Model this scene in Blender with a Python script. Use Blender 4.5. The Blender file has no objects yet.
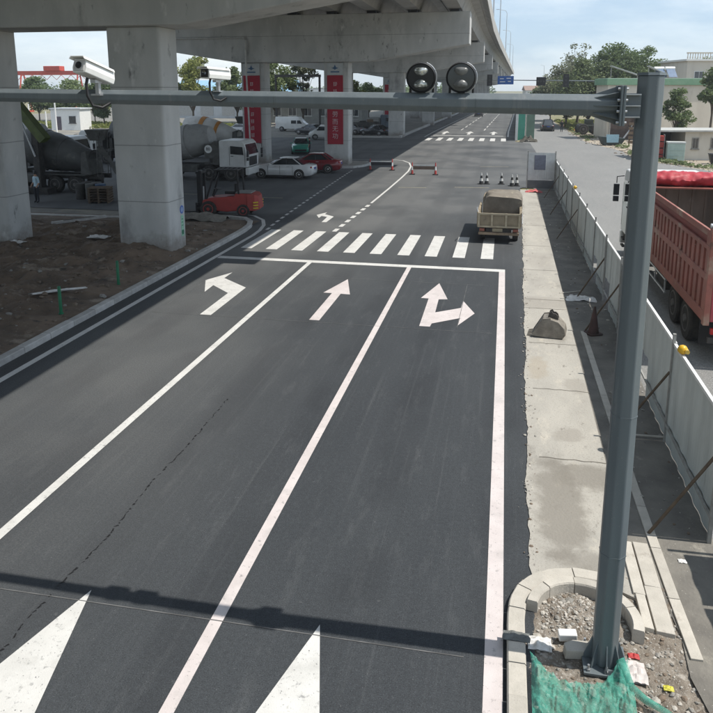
import bpy, bmesh, math, random
from mathutils import Vector, Matrix, noise
random.seed(7)
R = math.radians
sc = bpy.context.scene
COL = sc.collection

# ------------------------------------------------------------ camera
cam_data = bpy.data.cameras.new('camera')
cam = bpy.data.objects.new('camera', cam_data); COL.objects.link(cam)
cam_data.sensor_width = 36.0; cam_data.lens = 36.0
cam_data.shift_y = -119.0 / 713.0          # the photo is the lower part of a taller frame
cam_data.clip_start = 0.1; cam_data.clip_end = 6000
CAM_H = 6.07
cam.location = (0, 0, CAM_H)
cam.rotation_euler = (R(90 - 11.688), 0, R(11.603))
sc.camera = cam
sc.render.resolution_x = sc.render.resolution_y = 1024

# ------------------------------------------------------------ sky and sun
SUN = Vector((0.592, 0.014, 1.0)).normalized()
world = bpy.data.worlds.new('World'); sc.world = world; world.use_nodes = True
wn = world.node_tree.nodes; wl = world.node_tree.links; wn.clear()
out = wn.new('ShaderNodeOutputWorld'); bg = wn.new('ShaderNodeBackground')
sky = wn.new('ShaderNodeTexSky'); sky.sky_type = 'NISHITA'; sky.sun_disc = False
sky.sun_elevation = math.asin(SUN.z); sky.sun_rotation = math.atan2(SUN.x, SUN.y)
sky.altitude = 10; sky.air_density = 1.0; sky.dust_density = .3; sky.ozone_density = 1.5
tc = wn.new('ShaderNodeTexCoord'); mp = wn.new('ShaderNodeMapping'); mp.inputs['Scale'].default_value = (1.2, 1.2, 4.0)
nz = wn.new('ShaderNodeTexNoise'); nz.inputs['Scale'].default_value = 2.2; nz.inputs['Detail'].default_value = 7; nz.inputs['Roughness'].default_value = .6
rp = wn.new('ShaderNodeValToRGB'); rp.color_ramp.elements[0].position = .4; rp.color_ramp.elements[1].position = .68
rp.color_ramp.elements[0].color = (0, 0, 0, 1); rp.color_ramp.elements[1].color = (1, 1, 1, 1)
cl = wn.new('ShaderNodeMixRGB'); cl.inputs[1].default_value = (4.3, 5.6, 7.1, 1); cl.inputs[2].default_value = (8.6, 9.1, 9.5, 1)   # thin summer haze and cloud
mx = wn.new('ShaderNodeMixRGB'); mx.inputs[0].default_value = .72
wl.new(tc.outputs['Generated'], mp.inputs[0]); wl.new(mp.outputs[0], nz.inputs[0]); wl.new(nz.outputs[0], rp.inputs[0])
wl.new(rp.outputs[0], cl.inputs[0]); wl.new(sky.outputs[0], mx.inputs[1]); wl.new(cl.outputs[0], mx.inputs[2])
wl.new(mx.outputs[0], bg.inputs[0]); wl.new(bg.outputs[0], out.inputs[0])
bg.inputs[1].default_value = 0.105
sl = bpy.data.lights.new('sun', 'SUN'); sl.energy = 4.2; sl.angle = R(0.53); sl.color = (1, .95, .87)
sun = bpy.data.objects.new('sun', sl); COL.objects.link(sun); sun.location = (30, 10, 60)
sun.rotation_euler = SUN.to_track_quat('Z', 'Y').to_euler()
sc.view_settings.view_transform = 'Standard'; sc.view_settings.look = 'None'
sc.view_settings.exposure = 0.34; sc.view_settings.gamma = 1
sc.cycles.use_denoising = True
sc.cycles.max_bounces = 6; sc.cycles.diffuse_bounces = 4; sc.cycles.transparent_max_bounces = 12

# ------------------------------------------------------------ materials
MATS = {}
def mat(name, c, c2=None, rough=.75, metal=0., scale=3., detail=5, bump=0., bscale=30., stretch=(1, 1, 1),
        speck=None, wear=None, spec=.4, world_co=False, alpha=None, rnd=0., coat=0., emit=None, lo=.35, hi=.65, trans=0.):
    """c -> c2 by noise; speck=(colour, scale, threshold); wear=(colour, scale, threshold): patches with a shape of their own"""
    if name in MATS: return MATS[name]
    m = bpy.data.materials.new(name); m.use_nodes = True
    n = m.node_tree.nodes; l = m.node_tree.links
    b = n['Principled BSDF']
    b.inputs['Roughness'].default_value = rough; b.inputs['Metallic'].default_value = metal
    b.inputs['Specular IOR Level'].default_value = spec
    if coat: b.inputs['Coat Weight'].default_value = coat; b.inputs['Coat Roughness'].default_value = .08
    if trans: b.inputs['Transmission Weight'].default_value = trans
    if alpha is not None: b.inputs['Alpha'].default_value = alpha
    if world_co:
        src = n.new('ShaderNodeNewGeometry').outputs['Position']
    else:
        src = n.new('ShaderNodeTexCoord').outputs['Object']
    mp = n.new('ShaderNodeMapping'); mp.inputs['Scale'].default_value = stretch
    l.new(src, mp.inputs[0]); src_s = mp.outputs[0]
    def noise_(sc_, de, s=src_s, ro=.55):
        t = n.new('ShaderNodeTexNoise'); t.inputs['Scale'].default_value = sc_; t.inputs['Detail'].default_value = de
        t.inputs['Roughness'].default_value = ro
        l.new(s, t.inputs['Vector']); return t.outputs['Fac']
    def ramp(fac, a, b_, ca=(0, 0, 0, 1), cb=(1, 1, 1, 1)):
        r = n.new('ShaderNodeValToRGB'); r.color_ramp.elements[0].position = a; r.color_ramp.elements[1].position = b_
        r.color_ramp.elements[0].color = ca; r.color_ramp.elements[1].color = cb
        l.new(fac, r.inputs[0]); return r.outputs[0]
    def mix(fac, a, b_, mode='MIX'):
        x = n.new('ShaderNodeMixRGB'); x.blend_type = mode
        for sock, val in ((0, fac), (1, a), (2, b_)):
            if hasattr(val, 'links'): l.new(val, x.inputs[sock])
            elif isinstance(val, (int, float)): x.inputs[sock].default_value = val
            else: x.inputs[sock].default_value = (*val, 1)
        return x.outputs[0]
    c2 = c2 or tuple(v * .78 for v in c)
    col = mix(ramp(noise_(scale, detail), lo, hi), c, c2)
    if wear:
        for w in (wear if isinstance(wear, list) else [wear]):
            col = mix(ramp(noise_(w[1], 6, ro=.65), w[2], w[2] + (w[3] if len(w) > 3 else .08)), col, w[0])
    if speck:
        col = mix(ramp(noise_(speck[1], 2, src), speck[2], speck[2] + .06), col, speck[0])
    if rnd:
        oi = n.new('ShaderNodeObjectInfo'); mr = n.new('ShaderNodeMapRange')
        mr.inputs[3].default_value = 1 - rnd; mr.inputs[4].default_value = 1 + rnd
        l.new(oi.outputs['Random'], mr.inputs[0]); cc = n.new('ShaderNodeCombineColor')
        for k in range(3): l.new(mr.outputs[0], cc.inputs[k])
        col = mix(1., col, cc.outputs[0], 'MULTIPLY')
    l.new(col, b.inputs['Base Color'])
    if emit: l.new(col, b.inputs['Emission Color']); b.inputs['Emission Strength'].default_value = emit
    if bump:
        bp = n.new('ShaderNodeBump'); bp.inputs['Strength'].default_value = bump; bp.inputs['Distance'].default_value = .02
        l.new(noise_(bscale, 4, src), bp.inputs['Height']); l.new(bp.outputs[0], b.inputs['Normal'])
    MATS[name] = m; return m

def asphalt(name, base, light, dust, dust_amt, grain=70., spk=.6):
    m = bpy.data.materials.new(name); m.use_nodes = True; n = m.node_tree.nodes; l = m.node_tree.links
    b = n['Principled BSDF']; b.inputs['Roughness'].default_value = .82; b.inputs['Specular IOR Level'].default_value = .35
    pos = n.new('ShaderNodeNewGeometry').outputs['Position']
    def mapped(s):
        q = n.new('ShaderNodeMapping'); q.inputs['Scale'].default_value = s; l.new(pos, q.inputs[0]); return q.outputs[0]
    def ns(v, s, d, r=.6):
        t = n.new('ShaderNodeTexNoise'); t.inputs['Scale'].default_value = s; t.inputs['Detail'].default_value = d
        t.inputs['Roughness'].default_value = r; l.new(v, t.inputs['Vector']); return t.outputs['Fac']
    def rmp(f, a, c, hi=1.):
        r = n.new('ShaderNodeMapRange'); r.inputs[1].default_value = a; r.inputs[2].default_value = c; r.inputs[4].default_value = hi
        l.new(f, r.inputs[0]); return r.outputs[0]
    def mix(f, a, c):
        x = n.new('ShaderNodeMixRGB')
        for k, v in enumerate((f, a, c)):
            if hasattr(v, 'links'): l.new(v, x.inputs[k])
            else: x.inputs[k].default_value = v if isinstance(v, float) else (*v, 1)
        return x.outputs[0]
    big = ns(mapped((1, .35, 1)), .35, 6); trk = ns(mapped((1.6, .05, 1)), 1.0, 5); fine = ns(pos, grain, 3, .8); med = ns(mapped((1.6, .35, 1)), 2.2, 9, .74); coarse = ns(pos, 16., 5, .75)
    streak = ns(mapped((9., .12, 1)), 1.0, 6, .7)
    col = mix(rmp(big, .35, .65), base, light)
    col = mix(rmp(trk, .45, .7, .5), col, light)
    col = mix(rmp(streak, .55, .75, .35), col, dust)
    col = mix(rmp(med, .54, .78, dust_amt), col, dust)
    col = mix(rmp(coarse, .5, .72, .45), col, tuple(v * 1.5 for v in light))
    col = mix(rmp(coarse, .46, .3, .5), col, tuple(v * .6 for v in base))
    col = mix(rmp(fine, .56, .68, spk), col, tuple(min(1, v * 2.6) for v in light))
    spots = ns(pos, 9., 4, .6); spots2 = ns(mapped((2.2, .8, 1)), 24., 3, .6)
    col = mix(rmp(spots, .68, .74, .55), col, dust)
    col = mix(rmp(spots2, .69, .73, .6), col, tuple(v * 1.9 for v in dust))
    dk = n.new('ShaderNodeMixRGB'); dk.blend_type = 'MIX'; dk.inputs[2].default_value = (*[v * .3 for v in base], 1)
    l.new(col, dk.inputs[1]); l.new(rmp(fine, .46, .34, .85), dk.inputs[0])
    l.new(dk.outputs[0], b.inputs['Base Color'])
    bp = n.new('ShaderNodeBump'); bp.inputs['Strength'].default_value = .35; bp.inputs['Distance'].default_value = .01
    l.new(fine, bp.inputs['Height']); l.new(bp.outputs[0], b.inputs['Normal'])
    MATS[name] = m; return m

ASPH_NEW = asphalt('asphalt_new', (.029, .033, .038), (.043, .048, .053), (.11, .115, .118), .5)
ASPH_MID = asphalt('asphalt_worn', (.115, .115, .112), (.15, .148, .14), (.2, .19, .17), .55)
ASPH_OLD = asphalt('asphalt_old', (.165, .165, .162), (.2, .198, .19), (.26, .245, .22), .6, grain=50.)
PAINT = mat('road_paint', (.6, .595, .575), (.53, .525, .505), rough=.6, scale=2.5, world_co=True, wear=[((.24, .24, .24), 11., .58, .14), ((.42, .415, .395), 1.8, .54, .2), ((.09, .09, .095), 30., .63, .05)], bump=.25, bscale=80)
PAINT_PINK = mat('road_paint_pinkish', (.59, .54, .53), (.52, .47, .46), rough=.6, scale=2.5, world_co=True, wear=[((.25, .235, .23), 11., .59, .14), ((.43, .4, .39), 1.8, .55, .2), ((.09, .09, .095), 30., .64, .05)], bump=.25, bscale=80)
PAINT_Y = mat('road_paint_old_yellow', (.36, .33, .22), (.24, .22, .17), scale=4, world_co=True)
CONC = mat('viaduct_concrete', (.53, .53, .515), (.42, .425, .415), rough=.85, scale=.9, stretch=(1, 1, .45), wear=[((.27, .27, .265), .6, .57, .14), ((.6, .595, .58), 1.7, .62, .1), ((.2, .2, .195), 2.4, .63, .08)], bump=.3, bscale=12)
CONC_L = mat('girder_concrete', (.40, .395, .38), (.32, .315, .3), rough=.85, scale=.7, wear=((.25, .245, .24), .8, .62, .12), bump=.2, bscale=12)
PAVE = mat('sidewalk_concrete', (.39, .37, .33), (.315, .3, .27), rough=.9, scale=1.1, world_co=True, stretch=(1, .45, 1), wear=[((.21, .195, .17), 1.1, .57, .16), ((.44, .41, .355), 2.6, .57, .12), ((.17, .155, .135), 7, .62, .1)], bump=.5, bscale=25, speck=((.2, .185, .16), 55, .63))
KERB = mat('kerb_stone', (.47, .46, .44), (.38, .37, .35), rough=.85, scale=5, rnd=.12, world_co=True, wear=((.2, .19, .175), 2.5, .63), bump=.25, bscale=40, speck=((.2, .19, .18), 90, .64))
KERB_L = mat('kerb_stone_pale', (.47, .44, .39), (.4, .375, .33), rough=.85, scale=5, rnd=.1, world_co=True, wear=((.33, .3, .26), 3.5, .62), bump=.25, bscale=40, speck=((.3, .28, .26), 90, .64))
DIRT = mat('bare_soil', (.18, .132, .095), (.1, .075, .056), rough=.95, scale=.8, world_co=True, wear=[((.26, .215, .17), 1.1, .57, .1), ((.06, .052, .044), 2.6, .58, .1)], bump=1., bscale=5, speck=((.27, .23, .19), 14, .68))
SAND = mat('yard_sand', (.36, .31, .245), (.28, .24, .19), rough=.95, scale=.4, world_co=True, wear=((.2, .17, .13), .3, .58, .12), bump=.5, bscale=4)
STRIP = mat('dusty_strip', (.2, .188, .165), (.13, .122, .11), rough=.95, scale=1.6, world_co=True, wear=[((.3, .28, .24), 2., .6, .12), ((.08, .075, .068), 4, .64, .1)], bump=.6, bscale=20, speck=((.35, .33, .3), 40, .68))
GRASSY = mat('rough_ground', (.16, .165, .07), (.2, .17, .11), rough=.95, scale=.25, world_co=True, wear=((.3, .26, .19), .12, .55, .1), bump=.6, bscale=3)
STEEL = mat('grey_painted_steel', (.135, .158, .17), (.11, .132, .145), rough=.42, scale=3, stretch=(3, 3, .25), wear=[((.2, .21, .21), 2.5, .6, .14), ((.08, .095, .1), 5, .64, .08)], spec=.5, speck=((.2, .2, .19), 60, .68))
GALV = mat('galvanised_steel', (.5, .51, .52), (.38, .39, .4), rough=.4, metal=.7, scale=9)
WHITE = mat('white_enamel', (.76, .76, .74), (.68, .68, .66), rough=.35, scale=6)
BLACK = mat('black_plastic', (.02, .02, .022), rough=.5)
RUBBER = mat('tyre_rubber', (.028, .027, .026), (.055, .05, .045), rough=.9, scale=8)
GLASS = mat('dark_glass', (.02, .025, .03), rough=.06, spec=.8, coat=.5)
CHROME = mat('rim_metal', (.5, .5, .5), (.4, .4, .4), rough=.3, metal=.8)

# ------------------------------------------------------------ mesh helpers
class MB:
    def __init__(s): s.v = []; s.f = []; s.m = []; s.k = 0
    def add(s, vs, fs):
        o = len(s.v); s.v += [tuple(p) for p in vs]
        for f in fs: s.f.append([i + o for i in f]); s.m.append(s.k)
        return s
    def box(s, c, d, rot=None):
        hx, hy, hz = d[0] / 2, d[1] / 2, d[2] / 2
        vs = [Vector((x, y, z)) for x in (-hx, hx) for y in (-hy, hy) for z in (-hz, hz)]
        if rot is not None:
            M_ = rot if isinstance(rot, Matrix) else Matrix.Rotation(rot, 3, 'Z'); vs = [M_ @ v for v in vs]
        c = Vector(c)
        return s.add([v + c for v in vs], [(0, 1, 3, 2), (4, 6, 7, 5), (0, 4, 5, 1), (2, 3, 7, 6), (0, 2, 6, 4), (1, 5, 7, 3)])
    def b2(s, x0, x1, y0, y1, z0, z1):
        return s.box(((x0 + x1) / 2, (y0 + y1) / 2, (z0 + z1) / 2), (abs(x1 - x0), abs(y1 - y0), abs(z1 - z0)))
    def loft(s, secs, cap=True, closed=True):
        n = len(secs[0]); vs = [p for q in secs for p in q]; fs = []
        for i in range(len(secs) - 1):
            for j in range(n if closed else n - 1):
                a, b = i * n + j, i * n + (j + 1) % n; fs.append((a, b, b + n, a + n))
        if cap and closed:
            fs.append(tuple(range(n))[::-1]); fs.append(tuple((len(secs) - 1) * n + j for j in range(n)))
        return s.add(vs, fs)
    def tube(s, pts, r, n=8, cap=True, ph=0.):
        pts = [Vector(p) for p in pts]; secs = []
        for i, p in enumerate(pts):
            t = (pts[min(i + 1, len(pts) - 1)] - pts[max(i - 1, 0)]).normalized()
            u = t.cross(Vector((0, 0, 1)) if abs(t.z) < .9 else Vector((0, 1, 0))).normalized(); w = t.cross(u)
            rr = r[i] if isinstance(r, (list, tuple)) else r
            secs.append([p + (u * math.cos(2 * math.pi * (k + ph) / n) + w * math.sin(2 * math.pi * (k + ph) / n)) * rr for k in range(n)])
        return s.loft(secs, cap)
    def lathe(s, prof, c=(0, 0, 0), axis='Z', n=20, R_=None):
        secs = []
        for r, h in prof:
            q = []
            for k in range(n):
                a = 2 * math.pi * k / n
                p = Vector((r * math.cos(a), r * math.sin(a), h))
                if axis == 'Y': p = Vector((p.x, p.z, p.y))
                elif axis == 'X': p = Vector((p.z, p.x, p.y))
                if R_ is not None: p = R_ @ p
                q.append(p + Vector(c))
            secs.append(q)
        return s.loft(secs)
    def prism(s, poly, z0, z1):
        n = len(poly)
        return s.loft([[(x, y, z0) for x, y in poly], [(x, y, z1) for x, y in poly]])
    def prism_xz(s, poly, y0, y1):
        return s.loft([[(x, y0, z) for x, z in poly], [(x, y1, z) for x, z in poly]])
    def prism_yz(s, poly, x0, x1):
        return s.loft([[(x0, y, z) for y, z in poly], [(x1, y, z) for y, z in poly]])
    def sheet(s, poly, z):
        return s.add([(x, y, z) for x, y in poly], [tuple(range(len(poly)))])
    def mesh(s, name, mats, smooth=None):
        me = bpy.data.meshes.new(name); me.from_pydata(s.v, [], s.f)
        for m in (mats if isinstance(mats, (list, tuple)) else [mats]): me.materials.append(m)
        me.polygons.foreach_set('material_index', s.m)
        bm = bmesh.new(); bm.from_mesh(me); bmesh.ops.recalc_face_normals(bm, faces=bm.faces); bm.to_mesh(me); bm.free()
        if smooth:
            me.polygons.foreach_set('use_smooth', [True] * len(me.polygons)); me.set_sharp_from_angle(angle=R(smooth))
        me.update(); return me
    def build(s, name, mats, parent=None, smooth=None, bevel=0, seg=2):
        o = bpy.data.objects.new(name, s.mesh(name, mats, smooth)); COL.objects.link(o); o.parent = parent
        if bevel:
            b = o.modifiers.new('bevel', 'BEVEL'); b.width = bevel; b.segments = seg; b.limit_method = 'ANGLE'; b.angle_limit = R(40)
        return o

def obj(name, me, parent=None, loc=(0, 0, 0), rot=(0, 0, 0), scale=None):
    o = bpy.data.objects.new(name, me); COL.objects.link(o); o.parent = parent; o.location = loc; o.rotation_euler = rot
    if scale: o.scale = scale
    return o
def tag(o, label=None, cat=None, group=None, kind=None):
    if label: o['label'] = label
    if cat: o['category'] = cat
    if group: o['group'] = group
    if kind: o['kind'] = kind
    return o
def empty(name, loc=(0, 0, 0), rz=0., label=None, cat=None, group=None):
    o = bpy.data.objects.new(name, None); COL.objects.link(o); o.location = loc; o.rotation_euler = (0, 0, rz)
    o.empty_display_size = .2
    return tag(o, label, cat, group)
def copy_tree(o, parent=None):
    c = o.copy(); COL.objects.link(c); c.parent = parent
    for ch in list(o.children): copy_tree(ch, c)
    return c
def struct(o): o['kind'] = 'structure'; return o
def text(name, s, size, m, parent, M_, depth=.004, align='CENTER'):
    cu = bpy.data.curves.new(name, 'FONT'); cu.body = s; cu.size = size; cu.extrude = depth; cu.align_x = align; cu.align_y = 'CENTER'
    tmp = bpy.data.objects.new(name, cu); COL.objects.link(tmp)
    dg = bpy.context.evaluated_depsgraph_get(); me = bpy.data.meshes.new_from_object(tmp.evaluated_get(dg))
    bpy.data.objects.remove(tmp); me.materials.clear(); me.materials.append(m)
    o = bpy.data.objects.new(name, me); COL.objects.link(o); o.parent = parent; o.matrix_local = M_
    return o
FACE_Y = Matrix(((1, 0, 0, 0), (0, 0, -1, 0), (0, 1, 0, 0), (0, 0, 0, 1)))     # text lying in XZ, read from -Y
def at(loc, rot=FACE_Y): return Matrix.Translation(loc) @ rot

# ------------------------------------------------------------ ground, roads
def grid_sheet(name, x0, x1, y0, y1, nx, ny, zf, m, xf=None):
    b = MB(); vs = []
    for j in range(ny + 1):
        for i in range(nx + 1):
            y = y0 + (y1 - y0) * j / ny; a, c = (x0, x1) if xf is None else xf(y)
            x = a + (c - a) * i / nx; vs.append((x, y, zf(x, y)))
    b.add(vs, [(j * (nx + 1) + i, j * (nx + 1) + i + 1, (j + 1) * (nx + 1) + i + 1, (j + 1) * (nx + 1) + i) for j in range(ny) for i in range(nx)])
    return b.build(name, m, smooth=60)

def road_blend():
    """near lanes: fresh dark asphalt; the junction: older, greyer asphalt; the left lanes dustier"""
    m = ASPH_NEW.copy(); m.name = 'asphalt_main_road'; n = m.node_tree.nodes; l = m.node_tree.links
    b = n['Principled BSDF']; src = b.inputs['Base Color'].links[0].from_socket
    pos = n.new('ShaderNodeNewGeometry').outputs['Position']; sp = n.new('ShaderNodeSeparateXYZ'); l.new(pos, sp.inputs[0])
    nz = n.new('ShaderNodeTexNoise'); nz.inputs['Scale'].default_value = .25; nz.inputs['Detail'].default_value = 6; l.new(pos, nz.inputs['Vector'])
    def mr(s, a, c, o0=0., o1=1.):
        r = n.new('ShaderNodeMapRange'); r.interpolation_type = 'SMOOTHSTEP'
        for k, v in ((1, a), (2, c), (3, o0), (4, o1)): r.inputs[k].default_value = v
        l.new(s, r.inputs[0]); return r.outputs[0]
    def ma(op, a, c):
        x = n.new('ShaderNodeMath'); x.operation = op; x.use_clamp = True
        for k, v in enumerate((a, c)):
            if hasattr(v, 'links'): l.new(v, x.inputs[k])
            else: x.inputs[k].default_value = v
        return x.outputs[0]
    f = ma('ADD', mr(sp.outputs['Y'], 18, 42, 0, .85), mr(sp.outputs['X'], -2.5, -9, 0, .6))
    f = ma('MULTIPLY', f, mr(nz.outputs['Fac'], .3, .65, .35, 1.2))
    x = n.new('ShaderNodeMixRGB'); l.new(f, x.inputs[0]); l.new(src, x.inputs[1])
    fine = n.new('ShaderNodeTexNoise'); fine.inputs['Scale'].default_value = 40; fine.inputs['Detail'].default_value = 3; l.new(pos, fine.inputs['Vector'])
    y = n.new('ShaderNodeMixRGB'); y.inputs[1].default_value = (.085, .088, .089, 1); y.inputs[2].default_value = (.15, .152, .15, 1)
    l.new(mr(fine.outputs['Fac'], .35, .7), y.inputs[0]); l.new(y.outputs[0], x.inputs[2])
    # wheel paths polished darker, drips down the lane middles
    wp = n.new('ShaderNodeMath'); wp.operation = 'SINE'; mm = n.new('ShaderNodeMath'); mm.operation = 'MULTIPLY_ADD'; mm.inputs[1].default_value = 2 * math.pi / 1.76; mm.inputs[2].default_value = .9; l.new(sp.outputs['X'], mm.inputs[0]); l.new(mm.outputs[0], wp.inputs[0])
    nz2 = n.new('ShaderNodeTexNoise'); nz2.inputs['Scale'].default_value = .5; nz2.inputs['Detail'].default_value = 5; l.new(pos, nz2.inputs['Vector'])
    fw = ma('MULTIPLY', mr(wp.outputs[0], -.2, .9, 0, .5), mr(nz2.outputs['Fac'], .35, .65))
    w_ = n.new('ShaderNodeMixRGB'); w_.blend_type = 'MULTIPLY'; w_.inputs[2].default_value = (.6, .6, .62, 1); l.new(fw, w_.inputs[0]); l.new(x.outputs[0], w_.inputs[1])
    l.new(w_.outputs[0], b.inputs['Base Color']); return m
ROAD_MAT = road_blend()

g = MB(); g.sheet([(-2500, -300), (2500, -300), (2500, 4000), (-2500, 4000)], -.06)
struct(g.build('ground', GRASSY))

def wob(y, s=.9, a=.05): return noise.noise(Vector((3.1, y * s, 7.7))) * a + noise.noise(Vector((1.1, y * 4.3, 2.7))) * a * .5 + noise.noise(Vector((5.1, y * 13., 1.7))) * a * .35
def right_edge(y): return .58 + min(.56, max(0, (y - 8)) * .0175) + wob(y)
poly = [(-11.0, -12)] + [(right_edge(y / 10), y / 10) for y in range(-120, 460)]
poly += [(1.3, 46.2), (3.0, 46.2), (3.4, 60), (3.0, 86), (1.35, 88)] + [(1.35 + .0205 * max(0, y - 104), y) for y in range(92, 640, 30)] + [(12.5, 640)]
poly += [(-6 + .0205 * max(0, y - 104) - 7.9, y) for y in range(640, 92, -30)] + [(-13.6, 92), (-60, 86), (-60, 33), (-13, 33), (-11.0, 29)]
b = MB(); b.sheet(poly, 0.); main_road = struct(b.build('main_road', ROAD_MAT))

def side_right(y): return 9.4 + 2.2 * math.exp(-((y - 76) / 9) ** 2) + (6 * math.exp(-((y - 58) / 8) ** 2)) + wob(y, .3, .35)
poly = [(3.9, -12), (3.9, 9.4), (3.02, 9.45), (3.02, 60), (2.2, 88), (2.4, 150), (9, 400), (22, 640), (34, 640), (17.5, 400)] + [(side_right(y), y) for y in range(150, -13, -2)]
b = MB(); b.sheet(poly, -.008); side_road = struct(b.build('side_road', ASPH_OLD))

b = MB(); b.sheet([(7, 30), (70, 30), (70, 140), (20, 140), (9, 105), (8, 70)], -.03); struct(b.build('yard_ground', SAND))

# left earth under the viaduct
def earth(x, y):
    n1 = noise.noise(Vector((x * .35, y * .35, 0))); n2 = noise.noise(Vector((x * 1.3, y * 1.3, 4))); n3 = noise.noise(Vector((x * 4.1, y * 4.1, 9)))
    e = min(1, max(0, (-11.3 - x) / 1.6)); e2 = min(1, max(0, (30.2 - y) / 2.))
    return .09 + e * e2 * (max(0, n1) * .55 + .13 + n2 * .17 + n3 * .09 + .04 * noise.noise(Vector((x * 11, y * 11, 2))))
soil = struct(grid_sheet('soil_bed', -27, -11.02, -4, 31.2, 230, 420, earth, DIRT))
b = MB(); b.sheet([(-120, -12), (-26.5, -12), (-26.5, 31), (-14, 31.6), (-14, 34), (-60, 34), (-60, 85), (-14, 91), (-15, 640), (-120, 640)], -.02); struct(b.build('gravel_yard', mat('yard_gravel', (.2, .19, .17), (.14, .135, .12), scale=.6, rough=.95, world_co=True, wear=((.27, .25, .2), .2, .55, .1), bump=.4, bscale=9)))

# concrete walkway and the rough strip beside the hoarding
poly = [(right_edge(y / 10) - .04, y / 10) for y in range(85, 452)] + [(2.02, 45.2), (2.0, 30), (1.93, 20), (1.88, 12), (1.86, 8.1), (1.4, 8.36), (1.1, 8.38), (.85, 8.32), (.62, 8.12)]
b = MB(); b.prism(poly, -.05, .014); walk = struct(b.build('walkway', PAVE))
def stains(m, spots):
    """damp and oily stains with their own ragged outlines"""
    n = m.node_tree.nodes; l = m.node_tree.links; b = n['Principled BSDF']; col = b.inputs['Base Color'].links[0].from_socket
    pos = n.new('ShaderNodeNewGeometry').outputs['Position']
    nz = n.new('ShaderNodeTexNoise'); nz.inputs['Scale'].default_value = 2.3; nz.inputs['Detail'].default_value = 6; nz.inputs['Roughness'].default_value = .65; l.new(pos, nz.inputs['Vector'])
    for x, y, rx, ry, k, c in spots:
        mp = n.new('ShaderNodeMapping'); mp.inputs['Location'].default_value = (-x / rx, -y / ry, 0); mp.inputs['Scale'].default_value = (1 / rx, 1 / ry, 0); l.new(pos, mp.inputs[0])
        ln = n.new('ShaderNodeVectorMath'); ln.operation = 'LENGTH'; l.new(mp.outputs[0], ln.inputs[0])
        ad = n.new('ShaderNodeMath'); ad.operation = 'MULTIPLY_ADD'; ad.inputs[1].default_value = 1.6; l.new(nz.outputs['Fac'], ad.inputs[0]); l.new(ln.outputs['Value'], ad.inputs[2])
        r = n.new('ShaderNodeMapRange'); r.interpolation_type = 'SMOOTHSTEP'; r.inputs[1].default_value = 1.9; r.inputs[2].default_value = 1.35; r.inputs[4].default_value = k; l.new(ad.outputs[0], r.inputs[0])
        x_ = n.new('ShaderNodeMixRGB'); x_.inputs[2].default_value = (*c, 1); l.new(r.outputs[0], x_.inputs[0]); l.new(col, x_.inputs[1]); col = x_.outputs[0]
    l.new(col, b.inputs['Base Color'])
stains(PAVE, [(1.05, 10.0, .42, 1.7, .75, (.19, .175, .15)), (1.5, 10.9, .5, .5, .75, (.19, .175, .15)), (1.35, 12.3, .3, .35, .6, (.25, .23, .2)), (1.7, 14.6, .3, .5, .5, (.25, .23, .2)), (1.2, 20.6, 1.2, .7, .55, (.27, .25, .22)), (1.3, 8.7, .5, .35, .6, (.2, .185, .16)), (1.4, 26, .6, 1.3, .35, (.28, .26, .23)), (1.6, 35, .6, 2.5, .35, (.28, .26, .23)), (.95, 15.5, .25, .8, .4, (.3, .25, .18))])
JT = mat('joint_dark', (.1, .09, .075), (.16, .145, .12), scale=7, world_co=True)
for y0 in (11.4, 14.3, 17.1, 20.0, 20.9, 24.5, 28.5, 33, 38):
    b = MB(); p0 = (.9 + .006 * y0, y0); pts = [(.8 + (1.95 - .8) * k / 8, y0 + .04 * noise.noise(Vector((k * .8, y0, 0)))) for k in range(9)]
    b.add([(x, y, .018) for x, y in pts] + [(x, y + .022, .018) for x, y in pts], [(k, k + 1, k + 10, k + 9) for k in range(8)]); b.build('joint', JT, walk)
b = MB(); b.sheet([(2.28, 3), (4.0, 3), (4.0, 9.4), (3.04, 9.5), (3.2, 46), (1.95, 46), (1.8, 9.2), (2.1, 8.5), (2.2, 7.6), (2.16, 7.0), (2.3, 6.2)], .002); struct(b.build('rough_strip', STRIP))

# the painted markings are children of the road they lie on
def paint(name, poly, m=PAINT, z=.004, parent=None):
    b = MB(); b.sheet(poly, z); return b.build(name, m, parent or main_road)
def line(name, x, y0, y1, w=.15, m=PAINT, x1=None):
    x1 = x if x1 is None else x1
    return paint(name, [(x - w / 2, y0), (x + w / 2, y0), (x1 + w / 2, y1), (x1 - w / 2, y1)], m)
line('lane_line', -6.66, -12, 24.05, .16); line('lane_line', -3.06, -12, 24.05, .15, PAINT_PINK)
line('edge_line', .12, -12, 24.05, .2, PAINT_PINK)
paint('stop_line', [(-10.2, 24.05), (.22, 24.05), (.22, 24.4), (-10.2, 24.4)])
def band(name, pts, w, m=PAINT, z=.004):
    L, Rr = [], []
    for i, p in enumerate(pts):
        a, c = pts[max(i - 1, 0)], pts[min(i + 1, len(pts) - 1)]
        dx, dy = c[0] - a[0], c[1] - a[1]; q = math.hypot(dx, dy) or 1; nx, ny = -dy / q * w / 2, dx / q * w / 2
        L.append((p[0] + nx, p[1] + ny)); Rr.append((p[0] - nx, p[1] - ny))
    b = MB(); n = len(pts)
    b.add([(x, y, z) for x, y in L + Rr], [(i, i + 1, n + i + 1, n + i) for i in range(n - 1)]); return b.build(name, m, main_road)
band('edge_line', [(-10.32, -12), (-10.32, 24), (-10.32, 28.3), (-10.4, 29.4), (-10.62, 30.6), (-11.1, 31.9), (-11.9, 32.9), (-12.7, 33.2), (-14, 32.7)], .17)
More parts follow.
